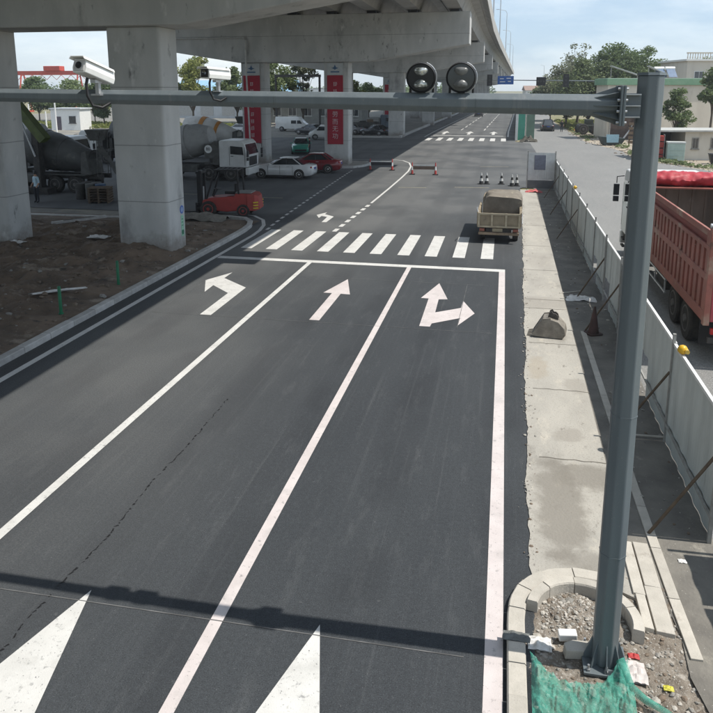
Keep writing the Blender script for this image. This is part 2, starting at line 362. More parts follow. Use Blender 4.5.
for k in range(10):
    x = -9.96 + k * 1.03 + (.03 if k > 5 else 0)
    paint('crosswalk_bar', [(x, 25.87), (x + .45, 25.87), (x + .45, 29.72), (x, 29.72)], PAINT)
bl = mat('road_paint_bluish', (.5, .56, .62), (.42, .47, .53), world_co=True)
paint('turn_arrow', [(-4.95, 17.75), (-4.67, 17.75), (-4.67, 20.36), (-4.38, 20.34), (-4.82, 22.07), (-5.22, 20.38), (-4.95, 20.38)], PAINT_PINK)
paint('turn_arrow', [(-8.03, 17.6), (-7.71, 17.6), (-7.74, 20.44), (-8.84, 21.4), (-8.85, 22.15), (-9.34, 21.03), (-8.81, 19.73), (-8.85, 20.5), (-8.06, 19.75)])
paint('turn_arrow', [(-1.98, 17.83), (-1.7, 17.83), (-1.68, 18.1), (-.97, 18.71), (-.99, 18.08), (-.6, 19.2), (-.98, 20.35), (-1.0, 19.64), (-1.68, 19.08), (-1.7, 20.37), (-1.44, 20.42), (-1.84, 22.17), (-2.23, 20.41), (-2.0, 20.4)], PAINT_PINK)
paint('turn_arrow', [(-8.63, 33.5), (-8.3, 33.3), (-8.22, 31.9), (-8.0, 31.9), (-8.0, 33.45), (-8.6, 34.05), (-8.62, 34.6), (-8.95, 33.75), (-8.63, 32.95)])
for x, lw in ((-4.78, .6), (-1.86, .6)):
    paint('turn_arrow', [(x - .14, -1), (x + .14, -1), (x + .14, 4.2), (x + lw + .1, 4.2), (x, 6.95), (x - lw - .1, 4.2), (x - .14, 4.2)])
# setting-out chalk lines
CH = mat('chalk', (.17, .17, .17), (.08, .08, .08), scale=3, world_co=True, lo=.3, hi=.6)
for p in ([(-9.5, 17.55), (-.1, 17.62)], [(-8.9, 22.2), (-.3, 22.2)], [(-9.3, 21.05), (-9.35, 18.3)], [(-.95, 22.2), (-1.0, 17.9)], [(-6.2, 6.74), (-.2, 6.8)]):
    band('chalk_line', p, .014, CH, .0055)
# junction guide lines
for k in range(26):
    t = k / 25; y = 29.6 + t * 23.5; x = -10.15 - 1.2 * t ** .8
    band('guide_dash', [(x, y), (x - .02, y + .5)], .14)
for k in range(7): band('guide_dash', [(-7.12 + .02 * k, 29.8 + k * 1.15), (-7.11 + .02 * k, 30.45 + k * 1.15)], .2)
band('guide_line', [(-6.98, 38), (-6.96, 44), (-6.98, 50), (-7.05, 54), (-7.3, 57.5), (-7.8, 60.3), (-8.6, 62.2), (-9.6, 62.9), (-11.5, 62.6), (-15, 62)], .13)
for x0, x1, y in ((-6.45, -4.7, 44.6), (-2.95, -.8, 45.4), (-1.8, .45, 58.4), (-15.5, -12.3, 38.6), (-21, -17.4, 39)): paint('old_line', [(x0, y), (x1, y + .2), (x1, y + .32), (x0, y + .12)], PAINT_Y)
for k in range(8):
    x = -9.6 + k * 1.32; paint('crosswalk_bar', [(x, 88.4), (x + .6, 88.4), (x + .6, 93.6), (x, 93.6)])
fx = lambda y: .0205 * max(0, y - 104)
line('stop_line', -4.8, 98.2, 98.8, 9.4)
for x in (-8.4, -4.9, -1.5): paint('turn_arrow', [(x - .2, 101), (x + .2, 101), (x + .2, 105), (x + .6, 105), (x, 109), (x - .6, 105), (x - .2, 105)])
for y in range(112, 400, 9):
    for x in (-6.7, -3.2): line('lane_dash', x + fx(y), y, y + 5, .16, x1=x + fx(y + 5))
band('edge_line', [(.5 + fx(y), y) for y in range(97, 400, 12)], .2); band('edge_line', [(-10.3 + fx(y), y) for y in range(95, 400, 12)], .16)
# tar crack in the second lane and tyre scuffs
TAR = mat('tar', (.012, .012, .013), rough=.5)
y = 4.0; x = -5.22
while y < 12.6:
    L = random.uniform(.03, .09); w = random.uniform(.014, .042)
    x2 = -5.2 + .06 * noise.noise(Vector((0, y * .7, 0))) + random.uniform(-.02, .02)
    paint('crack_mark', [(x - w / 2, y), (x + w * .3, y + .02), (x2 + w / 2, y + L * .9), (x2 - w * .3, y + L)], TAR); x = x2; y += L + random.choice([.0, .015, .03, .08])
# ------------------------------------------------------------ kerbs
def resample(path, L):
    pts = [Vector((*p, 0)) for p in path]; out = [pts[0]]; acc = 0; i = 0; cur = pts[0]
    while i < len(pts) - 1:
        d = (pts[i + 1] - cur).length
        if d >= L - acc: cur = cur + (pts[i + 1] - cur).normalized() * (L - acc); out.append(cur); acc = 0
        else: acc += d; cur = pts[i + 1]; i += 1
    return out
def kerb_run(name, path, w, h, L, m, gap=.008, stone='kerb_stone', zb=-.05, sub=1):
    """stones between the path (face line) and the path offset to its left by w; sub > 1 bends each stone along the path"""
    p = resample(path, L / sub); o = p[0]; root = struct(empty(name, (o.x, o.y, 0)))
    def nrm(j):
        q = (p[min(j + 1, len(p) - 1)] - p[max(j - 1, 0)]).normalized(); return Vector((-q.y, q.x, 0))
    for i in range(0, len(p) - sub, sub):
        jig = random.uniform(-.006, .006); ch = .02; secs = []
        for j in range(i, i + sub + 1):
            q = p[j].copy(); n_ = nrm(j) * w
            if j == i: q += (p[j + 1] - p[j]).normalized() * gap
            if j == i + sub: q -= (p[j] - p[j - 1]).normalized() * gap
            ring = [(0, zb), (0, h - ch + jig), (.08, h + jig), (.92, h + jig), (1, h - ch + jig), (1, zb)]
            secs.append([Vector((q.x - o.x + n_.x * f, q.y - o.y + n_.y * f, z_)) for f, z_ in ring])
        b = MB(); b.loft(secs); b.build(stone, m, root)
    return root
kerb_run('kerb_left', [(-10.84, -8), (-10.84, 28), (-10.88, 29.2), (-11.02, 30.3), (-11.4, 31.3), (-12.1, 32.0), (-13.0, 32.1), (-14.2, 31.85), (-18, 30.75), (-24, 30.7)], .24, .15, 1., KERB)
kerb_run('kerb_junction_island', [(-10.75, 640 * 0 + 90), (-11.0, 60), (-11.0, 57.2), (-11.35, 55.8), (-12.3, 55.0), (-14, 55), (-22, 55), (-24, 55)][1:], .25, .16, 1.2, KERB)
b = MB(); b.prism([(-24, 55.25), (-14, 55.25), (-12.4, 55.25), (-11.6, 55.95), (-11.26, 57.3), (-11.26, 60), (-24, 60)], -.05, .12); struct(b.build('junction_island', mat('island_gravel', (.3, .28, .25), (.2, .19, .17), scale=2, bump=.8, bscale=12, world_co=True, rough=.95)))
kerb_run('kerb_far_median', [(-13.0 + fx(y) * .6, y) for y in range(92, 300, 4)] , .35, .3, 2.5, KERB)
kerb_run('kerb_far_median_inner', [(-13.0, 92), (-26, 91)], -.35, .25, 2.5, KERB)

# ------------------------------------------------------------ viaduct
def formwork(m):
    """shutter joints every two metres and soil splashed over the pier feet"""
    n = m.node_tree.nodes; l = m.node_tree.links; b = n['Principled BSDF']; col = b.inputs['Base Color'].links[0].from_socket
    pos = n.new('ShaderNodeNewGeometry').outputs['Position']; sp = n.new('ShaderNodeSeparateXYZ'); l.new(pos, sp.inputs[0])
    nz = n.new('ShaderNodeTexNoise'); nz.inputs['Scale'].default_value = 1.6; nz.inputs['Detail'].default_value = 7; nz.inputs['Roughness'].default_value = .7; l.new(pos, nz.inputs['Vector'])
    def ma(op, a, c=0., d=0.):
        x = n.new('ShaderNodeMath'); x.operation = op
        for k, v in enumerate((a, c, d)):
            if hasattr(v, 'links'): l.new(v, x.inputs[k])
            else: x.inputs[k].default_value = v
        return x.outputs[0]
    def blend(f, c):
        global_mix = n.new('ShaderNodeMixRGB'); l.new(f, global_mix.inputs[0]); l.new(blend.c, global_mix.inputs[1]); global_mix.inputs[2].default_value = (*c, 1); blend.c = global_mix.outputs[0]
    blend.c = col
    saw = ma('PINGPONG', ma('ADD', sp.outputs['Z'], ma('MULTIPLY', nz.outputs['Fac'], .03)), 1.03)
    blend(ma('MULTIPLY', ma('LESS_THAN', saw, .018), .6), (.16, .16, .155))
    low = ma('SUBTRACT', ma('MULTIPLY', nz.outputs['Fac'], 1.9), sp.outputs['Z'])
    cl = n.new('ShaderNodeClamp'); l.new(ma('MULTIPLY', low, 1.4), cl.inputs[0]); blend(ma('MULTIPLY', cl.outputs[0], .65), (.16, .13, .1))
    l.new(blend.c, b.inputs['Base Color'])
formwork(CONC)
via = empty('viaduct', (-16.2, 24.3, 0), 0, 'long grey concrete viaduct on wide twin-pier frames above the left side of the road', 'viaduct')
VO = Vector((-16.2, 24.3, 0))
def vb(b, name, m, smooth=None, bevel=0, parent=None):
    b.v = [(x - VO.x, y - VO.y, z) for x, y, z in b.v] ; return b.build(name, m, parent or via, smooth, bevel)
rows = [(-9, -12.7, -19.2), (24.5, -12.93, -19.6), (57.6, -13.35, -20.35), (94, -13.9, -20.9)] + [(94 + 33 * k, -13.6, -20.6) for k in range(1, 9)]
def rrect(cx, cy, w, d, r, n=4):
    pts = []
    for qx, qy, a0 in ((1, 1, 0), (-1, 1, 90), (-1, -1, 180), (1, -1, 270)):
        for k in range(n + 1):
            a = R(a0 + 90 * k / n); pts.append((cx + qx * (w / 2 - r) + r * math.cos(a), cy + qy * (d / 2 - r) + r * math.sin(a)))
    return pts
for (Y, xa, xb) in rows:
    o = fx(Y) * .9
    for x in (xa, xb):
        b = MB(); b.prism(rrect(x + o, Y + .02, 2.05, 1.42, .13), -.3, 8.26); vb(b, 'pier', CONC, smooth=35)
    if Y >= 0:
        b = MB(); c = -16.2 + o
        prof = [(-13.35, 9.5), (-5.3, 8.25), (5.3, 8.25), (13.35, 9.5), (13.35, 11.9), (-13.35, 11.9)]
        b.prism_xz([(c + x, z) for x, z in prof], Y - 1.0, Y + 1.0); cap = vb(b, 'cap_beam', CONC, bevel=.06)
        b = MB(); b.b2(c + 13.352, c + 13.372, Y - .85, Y + .85, 9.8, 11.6); b.b2(c + 13.2, c + 13.5, Y - 1.05, Y - 1.004, 9.7, 11.9); 
    else:
        b = MB(); c = -16.2; b.b2(c - 13.3, c + 13.3, Y - 1, Y + 1, 8.26, 11.9); vb(b, 'cap_beam', CONC)
GX = [-4.05 - 3.22 * k for k in range(8)]
for i in range(len(rows) - 1):
    Y0, Y1 = rows[i][0], rows[i + 1][0]; o0, o1 = fx(Y0), fx(Y1)
    for j, x in enumerate(GX):
        def sec(xc, y): return [(xc - .5, y, 12.12), (xc + .5, y, 12.12), (xc + .92, y, 13.28), (xc + 1.56, y, 13.4), (xc + 1.56, y, 13.56), (xc - 1.56, y, 13.56), (xc - 1.56, y, 13.4), (xc - .92, y, 13.28)]
        b = MB(); b.loft([sec(x + o0, Y0 + .06), sec(x + o1, Y1 - .06)]); gd = vb(b, 'girder', CONC_L)
        for Yb, ob in ((Y0 + .5, o0), (Y1 - .5, o1)):
            b = MB(); b.b2(x + ob - .35, x + ob + .35, Yb - .3, Yb + .3, 11.9, 12.12); vb(b, 'bearing_pad', BLACK)
    # deck slab with drip edge and parapets
    b = MB()
    def ds(y, o): return [(-30.55 + o, y, 13.565), (-2.3 + o, y, 13.565), (-1.86 + o, y, 13.3), (-1.78 + o, y, 13.3), (-1.78 + o, y, 13.85), (-30.55 + o, y, 13.85)]
    b.loft([ds(Y0, o0), ds(Y1 - .03, o1)]); vb(b, 'deck_slab', CONC_L)
    for s, xx in ((1, -1.79), (-1, -30.5)):
        b = MB()
        def ps(y, o): return [(xx + o, y, 13.852), (xx + o, y, 14.75), (xx - s * .2 + o, y, 14.75), (xx - s * .28 + o, y, 14.2), (xx - s * .45 + o, y, 13.852)]
        b.loft([ps(Y0, o0), ps(Y1 - .03, o1)]); vb(b, 'parapet', CONC_L)
# drain pipe down the side of a cap beam, and street lamps on the viaduct
b = MB(); b.tube([(-20.75, 56.45, 8.6), (-20.75, 56.45, 8.0), (-20.55, 56.45, 1.0)], .07, 8); b.tube([(-30, 56.5, 10.2), (-20.9, 56.5, 10.2), (-20.75, 56.45, 10.0), (-20.75, 56.45, 8.6)], .07, 8); vb(b, 'drain_pipe', mat('pvc_pipe', (.55, .55, .53), rough=.5))
for Y in (96, 128, 176, 236, 306):
    o = fx(Y); b = MB(); b.tube([(-1.95 + o, Y, 14.75), (-1.95 + o, Y, 23.5), (-2.3 + o, Y, 24.1), (-3.9 + o, Y, 24.4)], [.1, .06, .05, .04], 8); b.box((-4.1 + o, Y, 24.4), (.7, .25, .1)); vb(b, 'lamp_post', GALV)

# ------------------------------------------------------------ gantry pole across the road
PX, PY = 1.285, 7.02
gp = empty('gantry_pole', (PX, PY, 0), 0, 'dark grey octagonal steel pole with a long arm reaching across the road', 'gantry pole')
OCT = .5
b = MB(); b.tube([(0, 0, .05), (0, 0, 6.2)], [.14, .119], 8, ph=.5); b.build('column', STEEL, gp, bevel=.012)
b = MB(); b.tube([(0, 0, 6.2), (0, 0, 6.225)], [.127, .12], 8, ph=.5); b.build('column_cap', STEEL, gp)
for z in (1.35, 2.9): b = MB(); r_ = .14 - .021 * z / 6.2; b.tube([(0, 0, z), (0, 0, z + .012)], [r_ + .003, r_ + .003], 8, ph=.5); b.build('weld_seam', STEEL, gp)
b = MB(); b.box((0, 0, .035), (.46, .46, .03)); b.build('base_plate', STEEL, gp, bevel=.004)
for k in range(8):
    a = R(45 * k); r0 = .128
    g_ = MB(); g_.prism_xz([(r0 - .02, .051), (r0 + .085, .051), (r0 + .085, .09), (r0 - .005, .34), (r0 - .02, .34)], -.006, .006)
    o = g_.build('gusset', STEEL, gp); o.rotation_euler = (0, 0, a)
for x in (-.18, 0, .18):
    for y in (-.19, .19):
        if x == 0: x_ = .02
        b = MB(); b.lathe([(.024, .05), (.024, .075)], (x, y, 0), n=6); b.lathe([(.013, .075), (.013, .12)], (x, y, 0), n=8); b.build('anchor_bolt', GALV, gp)
ZA = 5.93
b = MB(); b.tube([(-.28, 0, ZA), (-3.5, 0, ZA + .045), (-7.2, 0, ZA + .09), (-9.6, 0, ZA + .12)], [.108, .088, .072, .06], 8, ph=.5); b.build('arm', STEEL, gp, bevel=.006)
b = MB(); b.box((-.265, 0, ZA), (.022, .36, .36)); b.build('arm_flange', STEEL, gp, bevel=.004)
b = MB(); b.box((-.24, 0, ZA), (.022, .36, .36)); b.build('column_flange', STEEL, gp, bevel=.004)
b = MB(); b.box((-.165, 0, ZA), (.16, .17, .22)); b.build('arm_socket', STEEL, gp)
for ang in range(0, 360, 45):
    g_ = MB(); g_.add([(-.277, -.005, .09), (-.277, -.005, .175), (-.5, -.005, .098), (-.277, .005, .09), (-.277, .005, .175), (-.5, .005, .098)], [(0, 1, 2), (5, 4, 3), (0, 3, 4, 1), (1, 4, 5, 2), (2, 5, 3, 0)])
    o = g_.build('arm_gusset', STEEL, gp); o.location = (0, 0, ZA); o.rotation_euler = (R(ang), 0, 0)
for z in (-.1, 0, .1):
    b = MB(); b.box((-.165, -.1, ZA + z), (.14, .08, .01)); b.build('socket_rib', GALV, gp)
for y in (-.15, .15):
    for z in (-.15, -.05, .05, .15):
        b = MB(); b.lathe([(.014, -.3), (.014, -.21)], (0, y, ZA + z), 'X', 6); b.build('flange_bolt', GALV, gp)

# round flash lamps on the arm
LENS = mat('lamp_lens', (.08, .1, .095), (.75, .76, .74), rough=.12, scale=13, metal=.6)
LENS_D = mat('lamp_lens_dull', (.11, .115, .115), (.2, .2, .195), rough=.3, scale=9)
def flash_lamp(x, face, lab, lens):
    r = .143; t = empty('flash_lamp', (x, PY - .02, 6.185), 0, lab, 'flash lamp', 'round lamps on the gantry arm')
    b = MB(); b.lathe([(r * .8, .17), (r * .97, .13), (r, .02), (r, -.045), (r * .93, -.06), (r * .9, -.045)], axis='Y', n=32); b.build('housing', BLACK, t, smooth=40)
    b = MB(); b.lathe([(r * .9, -.043), (r * .88, -.05), (.001, -.055)], axis='Y', n=32); b.build('front_glass', face, t, smooth=40)
    for z in (.065, -.062):
        b = MB(); secs = []
        for k, (s, d) in enumerate(((1, -.051), (.75, -.075), (.3, -.086))):
            secs.append([(s * (.068 * math.cos(2 * math.pi * q / 16)), d, z + s * (.042 * math.sin(2 * math.pi * q / 16)) + (.006 if z > 0 else -.006) * math.cos(4 * math.pi * q / 16)) for q in range(16)])
        b.loft(secs); b.build('lens', lens, t, smooth=60)
    b = MB(); b.tube([(r * 1.03 * math.cos(R(a)), -.03, r * 1.03 * math.sin(R(a))) for a in range(-70, 80, 10)], .007, 6); b.build('visor_rim', GALV, t)
    b = MB(); b.box((0, .03, -r - .01), (.07, .09, .05)); b.box((-.11, .05, -.13), (.02, .05, .12)); b.box((.11, .05, -.13), (.02, .05, .12)); b.build('bracket', BLACK, t)
flash_lamp(-.8, BLACK, 'glossy black round lamp on the gantry arm, left of the pair', LENS)
flash_lamp(-.42, mat('dull_glass', (.07, .075, .075), rough=.2), 'dull grey round lamp on the gantry arm, right of the pair', LENS_D)

# surveillance cameras
def camera_box(loc, rz, tilt, lab, front_m, size=1.):
    t = empty('surveillance_camera', loc, 0, lab, 'camera', 'cameras on the gantry arm')
    t.rotation_euler = (0, 0, rz); t.scale = (size, size, size)
    M_ = Matrix.Rotation(tilt, 4, 'X')
    def P(b): b.v = [tuple(M_ @ Vector(p)) for p in b.v]; return b
    b = MB(); b.loft([[(x * s, y, z * s + dz) for x, z in ((-.062, -.055), (.062, -.055), (.07, -.01), (.056, .062), (-.056, .062), (-.07, -.01))] for y, s, dz in ((-.2, 1, 0), (.2, 1, 0), (.215, .9, 0))]); P(b).build('housing', WHITE, t, bevel=.006)
    b = MB(); b.loft([[(-.075, y, .05), (-.062, y, .073), (.062, y, .073), (.075, y, .05), (.07, y, .05), (.058, y, .067), (-.058, y, .067), (-.07, y, .05)] for y in (-.245, .19)]); P(b).build('sun_shield', WHITE, t)
    b = MB(); b.box((0, -.206, .003), (.1, .008, .092)); P(b).build('front_frame', front_m, t, bevel=.003)
    b = MB(); b.lathe([(.03, -.2125), (.028, -.218), (.001, -.214)], (0, 0, .005), 'Y', 20); P(b).build('lens', GLASS, t, smooth=40)
    b = MB(); b.box((0, .02, -.075), (.05, .1, .03)); b.box((0, .04, -.13), (.035, .035, .13)); b.box((0, .04, -.19), (.09, .09, .015)); b.build('bracket', GALV, t)
    b = MB(); b.tube([(0, -.1, -.05), (.0, -.12, -.1), (.01, -.13, -.2), (.05, -.12, -.28), (.1, -.06, -.3), (.14, .0, -.26)], .013, 8); b.build('cable', BLACK, t, smooth=60)
camera_box((-4.2, 6.9, 6.25), R(-4), R(-14), 'white box camera with its black cable hanging below the gantry arm', mat('cam_front_pale', (.55, .54, .52), (.4, .4, .4), scale=20, rough=.3), 1.2)
camera_box((-2.88, 6.95, 6.225), R(-14), R(-2), 'white box camera with dark window, nearer the middle of the gantry arm', BLACK, .88)

# ------------------------------------------------------------ kerb ring, pavers and rubble at the pole
CXr, CYr = 1.13, 7.56
def arc_pts(r, a0, a1, n): return [(CXr + r * math.cos(R(a0 + (a1 - a0) * k / n)), CYr + r * math.sin(R(a0 + (a1 - a0) * k / n))) for k in range(n + 1)]
kerb_run('tree_pit_ring', arc_pts(.655, -14, 200, 60), .13, .15, .42, KERB_L, gap=.005, sub=5)
kerb_run('kerb_right', [(.26, 2.0), (.26, 7.45), (.29, 7.75), (.38, 8.0), (.55, 8.22), (.8, 8.4), (1.1, 8.47), (1.4, 8.44), (1.62, 8.33)], -.2, .1, .43, KERB_L, gap=.005, sub=4)
for i, (x0, x1, y0, y1) in enumerate(((1.78, 1.92, 8.2, 9.25), (1.93, 2.13, 7.58, 8.35), (1.94, 2.13, 8.37, 9.25), (1.8, 1.91, 7.62, 8.18))):
    b = MB(); b.prism([(x0, y0), (x1, y0 - .02), (x1, y1), (x0, y1 + .01)], -.04, .045); b.build('paving_slab', KERB_L, walk, bevel=.006)
for y0, y1 in ((7.25, 8.2), (8.21, 9.2), (9.21, 10.2), (10.21, 11.2), (11.21, 12.2), (12.21, 13.2), (13.21, 14.2), (14.21, 15.2), (15.21, 16.2), (16.21, 17.2), (17.21, 18.2)):
    xx = lambda y: 2.12 + .1 * math.exp(-max(0, y - 7.2) * .4) - (.12 if y < 0 else 0)
    b = MB(); b.prism([(xx(y0), y0), (xx(y0) + .13, y0), (xx(y1) + .13, y1), (xx(y1), y1)], -.04, .028); b.build('edging_stone', KERB_L, walk, bevel=.005)
def pit(x, y):
    d = math.hypot(x - CXr, y - CYr)
    e = .03 * noise.noise(Vector((x * 3, y * 3, 1))) + .025 * noise.noise(Vector((x * 9, y * 9, 2))) + .012 * noise.noise(Vector((x * 22, y * 22, 5)))
    return -.012 + e + .05 * max(0, 1 - math.hypot(x - 1.0, y - 7.75) / .4) - .02 * max(0, 1 - math.hypot(x - 1.9, y - 6.9) / .6)
RUB = mat('rubble_soil', (.24, .21, .175), (.15, .125, .1), rough=.95, scale=4, world_co=True, wear=[((.36, .33, .29), 5, .56, .1), ((.08, .065, .05), 3, .62, .1)], bump=1., bscale=40, speck=((.42, .4, .37), 60, .62))
struct(grid_sheet('pit_soil', .44, 2.32, 3.5, 8.5, 80, 190, pit, RUB))
def stone_mesh(seed, n=1):
    rnd = random.Random(seed); bm = bmesh.new(); bmesh.ops.create_icosphere(bm, subdivisions=n, radius=1)
    sx, sy, sz = rnd.uniform(.7, 1.2), rnd.uniform(.6, 1), rnd.uniform(.35, .7)
    for v in bm.verts:
        k = 1 + rnd.uniform(-.28, .22); v.co = Vector((v.co.x * sx * k, v.co.y * sy * k, v.co.z * sz * k))
    me = bpy.data.meshes.new('stone'); bm.to_mesh(me); bm.free(); return me
SM = [stone_mesh(k) for k in range(8)]
def scatter(name, n, area, zf, s0, s1, mats, lab, cat='rubble'):
    """many small stones too small to pick apart: one object"""
    b = MB(); c = 0
    while c < n:
        x, y = area()
        me = random.choice(SM); s = s0 + (s1 - s0) * random.random() ** 2.5; a = random.uniform(0, 6.28); R_ = Matrix.Rotation(a, 3, 'Z') @ Matrix.Rotation(random.uniform(-.5, .5), 3, 'X')
        b.k = random.randrange(len(mats)); z = zf(x, y)
        b.add([tuple(R_ @ (v.co * s) + Vector((x, y, z + s * .15))) for v in me.vertices], [tuple(p.vertices) for p in me.polygons]); c += 1
    o = b.build(name, mats); return tag(o, lab, cat, kind='stuff')
ST1 = mat('stone_pale', (.45, .42, .38), (.36, .34, .3), scale=9); ST2 = mat('stone_grey', (.28, .265, .24), (.2, .19, .17), scale=9); ST3 = mat('stone_brown', (.18, .135, .1), (.12, .095, .07), scale=9)
scatter('pit_chunks', 60, lambda: (random.uniform(.55, 2.15), 5.6 + 2.5 * random.random()), pit, .03, .075, [ST1, ST2, ST3], 'broken concrete chunks on the soil round the pole foot')
scatter('pit_rubble', 1500, lambda: (random.uniform(.5, 2.2), 5.5 + 2.75 * random.random()), pit, .006, .035, [ST1, ST2, ST2, ST3], 'loose grey rubble strewn round the foot of the pole')
scatter('ring_gravel', 500, lambda: (CXr + random.uniform(-.5, .15), CYr + random.uniform(-.1, .48)), pit, .005, .025, [ST1, ST1, ST2], 'pale gravel inside the round kerb behind the pole')
b = MB(); b.box((0, 0, .05), (.2, .1, .09)); o = b.build('white_block', mat('foam_white', (.8, .8, .78), rough=.8), bevel=.01); o.location = (.93, 7.28, .02); o.rotation_euler = (.05, -.06, .1); tag(o, 'small white block lying on the rubble inside the kerb ring', 'block')
b = MB(); b.prism([(-.14, -.06), (.13, -.07), (.15, .07), (-.02, .09), (-.13, .05)], 0, .12); o = b.build('broken_kerb_stone', KERB_L, bevel=.012); o.location = (1.0, 7.08, .0); o.rotation_euler = (.08, .05, .25); tag(o, 'broken pale kerb stone lying left of the pole foot', 'kerb stone')
def crumple(name, loc, sx, sy, h, m, lab, cat, seed, rz=0., n=14):
    b = MB(); vs = []
    for j in range(n + 1):
        for i in range(n + 1):
            u, v = i / n * 2 - 1, j / n * 2 - 1
            e = max(0, 1 - (u * u + v * v) ** .5 * (.85 + .3 * noise.noise(Vector((u * 2, v * 2, seed)))))
            z = h * (e ** .6) * (.6 + .8 * noise.noise(Vector((u * 2.3, v * 2.3, seed + 3)))) + h * .25 * abs(noise.noise(Vector((u * 6, v * 6, seed)))) * e
            vs.append((u * sx * (1 + .15 * noise.noise(Vector((u, v, seed)))), v * sy, max(.004, z + .006)))
    b.add(vs, [(j * (n + 1) + i, j * (n + 1) + i + 1, (j + 1) * (n + 1) + i + 1, (j + 1) * (n + 1) + i) for j in range(n) for i in range(n)])
    # thin under-side so that the cloth is closed
    lo = [(x, y, .002) for x, y, z in vs]; rim = [j * (n + 1) for j in range(n)] 
    b.add(lo, [(j * (n + 1) + i, (j + 1) * (n + 1) + i, (j + 1) * (n + 1) + i + 1, j * (n + 1) + i + 1) for j in range(n) for i in range(n)])
    o = b.build(name, m); o.location = loc; o.rotation_euler = (0, 0, rz); return tag(o, lab, cat)
PLW = mat('white_plastic_film', (.72, .71, .69), (.55, .54, .52), rough=.45, scale=12)
crumple('plastic_sheet', (.62, 7.16, .0), .13, .1, .07, PLW, 'crumpled white plastic scrap beside the kerb, left of the pole', 'plastic scrap', 3)
crumple('plastic_bag', (1.58, 6.95, .0), .13, .15, .06, mat('pinkish_film', (.62, .55, .53), (.45, .42, .4), rough=.5, scale=12), 'pale pinkish plastic bag lying right of the pole foot', 'plastic bag', 8)
crumple('yellow_scrap', (1.9, 6.8, .0), .05, .035, .03, mat('yellow_scrap', (.6, .55, .08), rough=.6), 'tiny yellow scrap on the rubble right of the pole', 'scrap', 12)
crumple('blue_scrap', (2.0, 6.42, .0), .07, .05, .05, mat('blue_white_scrap', (.5, .56, .66), (.1, .14, .25), scale=16, rough=.5), 'small blue and white wrapper on the rubble in the corner', 'scrap', 15)
crumple('cement_lump', (.36, 7.1, .1), .15, .07, .035, mat('cement_grey', (.17, .18, .175), (.12, .125, .12), scale=14, bump=.8), 'dark grey lump of mortar spilled across the pale kerb', 'mortar', 18)
crumple('red_scrap', (1.62, 7.18, .0), .06, .04, .03, mat('red_scrap', (.45, .05, .05), rough=.6), 'small red scrap beside the pole foot', 'scrap', 22)
# green debris netting in front of the pole
NET = mat('green_netting', (.045, .28, .215), (.09, .4, .31), rough=.75, scale=22, wear=[((.35, .58, .5), 6, .57, .15), ((.03, .19, .15), 9, .62, .12)])
def net_alpha(m):
    n = m.node_tree.nodes; l = m.node_tree.links; b = n['Principled BSDF']; t = n.new('ShaderNodeTexCoord')
    def wave(ax):
        w = n.new('ShaderNodeTexWave'); w.bands_direction = ax; w.inputs['Scale'].default_value = 38; w.inputs['Distortion'].default_value = 3; w.inputs['Detail'].default_value = 2; l.new(t.outputs['Object'], w.inputs['Vector']); return w.outputs['Fac']
    mx_ = n.new('ShaderNodeMath'); mx_.operation = 'MAXIMUM'; l.new(wave('X'), mx_.inputs[0]); l.new(wave('Y'), mx_.inputs[1])
    nz = n.new('ShaderNodeTexNoise'); nz.inputs['Scale'].default_value = 7; nz.inputs['Detail'].default_value = 6; l.new(t.outputs['Object'], nz.inputs['Vector'])
    ad = n.new('ShaderNodeMath'); ad.operation = 'ADD'; l.new(mx_.outputs[0], ad.inputs[0]); l.new(nz.outputs['Fac'], ad.inputs[1])
    r = n.new('ShaderNodeMapRange'); r.inputs[1].default_value = .85; r.inputs[2].default_value = 1.5; r.inputs[3].default_value = .12; r.inputs[4].default_value = .8; l.new(ad.outputs[0], r.inputs[0]); l.new(r.outputs[0], b.inputs['Alpha'])
net_alpha(NET)
b = MB(); n = 90; vs = []
for j in range(n + 1):
    for i in range(n + 1):
        u, v = i / n, j / n
        x = .5 + u * 1.02 + .04 * noise.noise(Vector((u * 4, v * 4, 2)))
        top = 6.88 - .37 * math.sin(math.pi * u) ** .8 + .12 * u
        y = 4.6 + (top - 4.6) * v
        crest = .08 * math.exp(-((v - .93) / .12) ** 2) + .1 * math.exp(-((u - .9) / .07) ** 2) * v + .06 * math.exp(-((u - .06) / .08) ** 2)
        z = .03 + crest * .8 + .05 * noise.noise(Vector((u * 5, v * 9, 3))) + .06 * (.5 - abs(noise.noise(Vector((u * 9 + v * 3, v * 12, 6))))) * 1.2 + .045 * abs(noise.noise(Vector((u * 24 - v * 8, v * 26, 6)))) + .012 * noise.noise(Vector((u * 70, v * 80, 6)))
        vs.append((x - 1.0, y - 6, max(.03, z)))
b.add(vs, [(j * (n + 1) + i, j * (n + 1) + i + 1, (j + 1) * (n + 1) + i + 1, (j + 1) * (n + 1) + i) for j in range(n) for i in range(n)])
o = b.build('debris_netting', NET, smooth=80); o.location = (1.0, 6, 0); tag(o, 'green debris netting heaped on the ground in front of the pole', 'netting')
b = MB(); b.tube([(1.42, 6.86, .2), (1.5, 6.62, .11), (1.62, 6.52, .07), (1.8, 6.42, .06), (1.95, 6.33, .05)], [.05, .05, .04, .03, .012], 8)
for i, p in enumerate(b.v): b.v[i] = tuple(Vector(p) + noise.noise_vector(Vector(p) * 9) * .02)
o = b.build('netting_tail', NET, smooth=80); tag(o, 'twisted strip of green netting trailing right of the pole', 'netting')

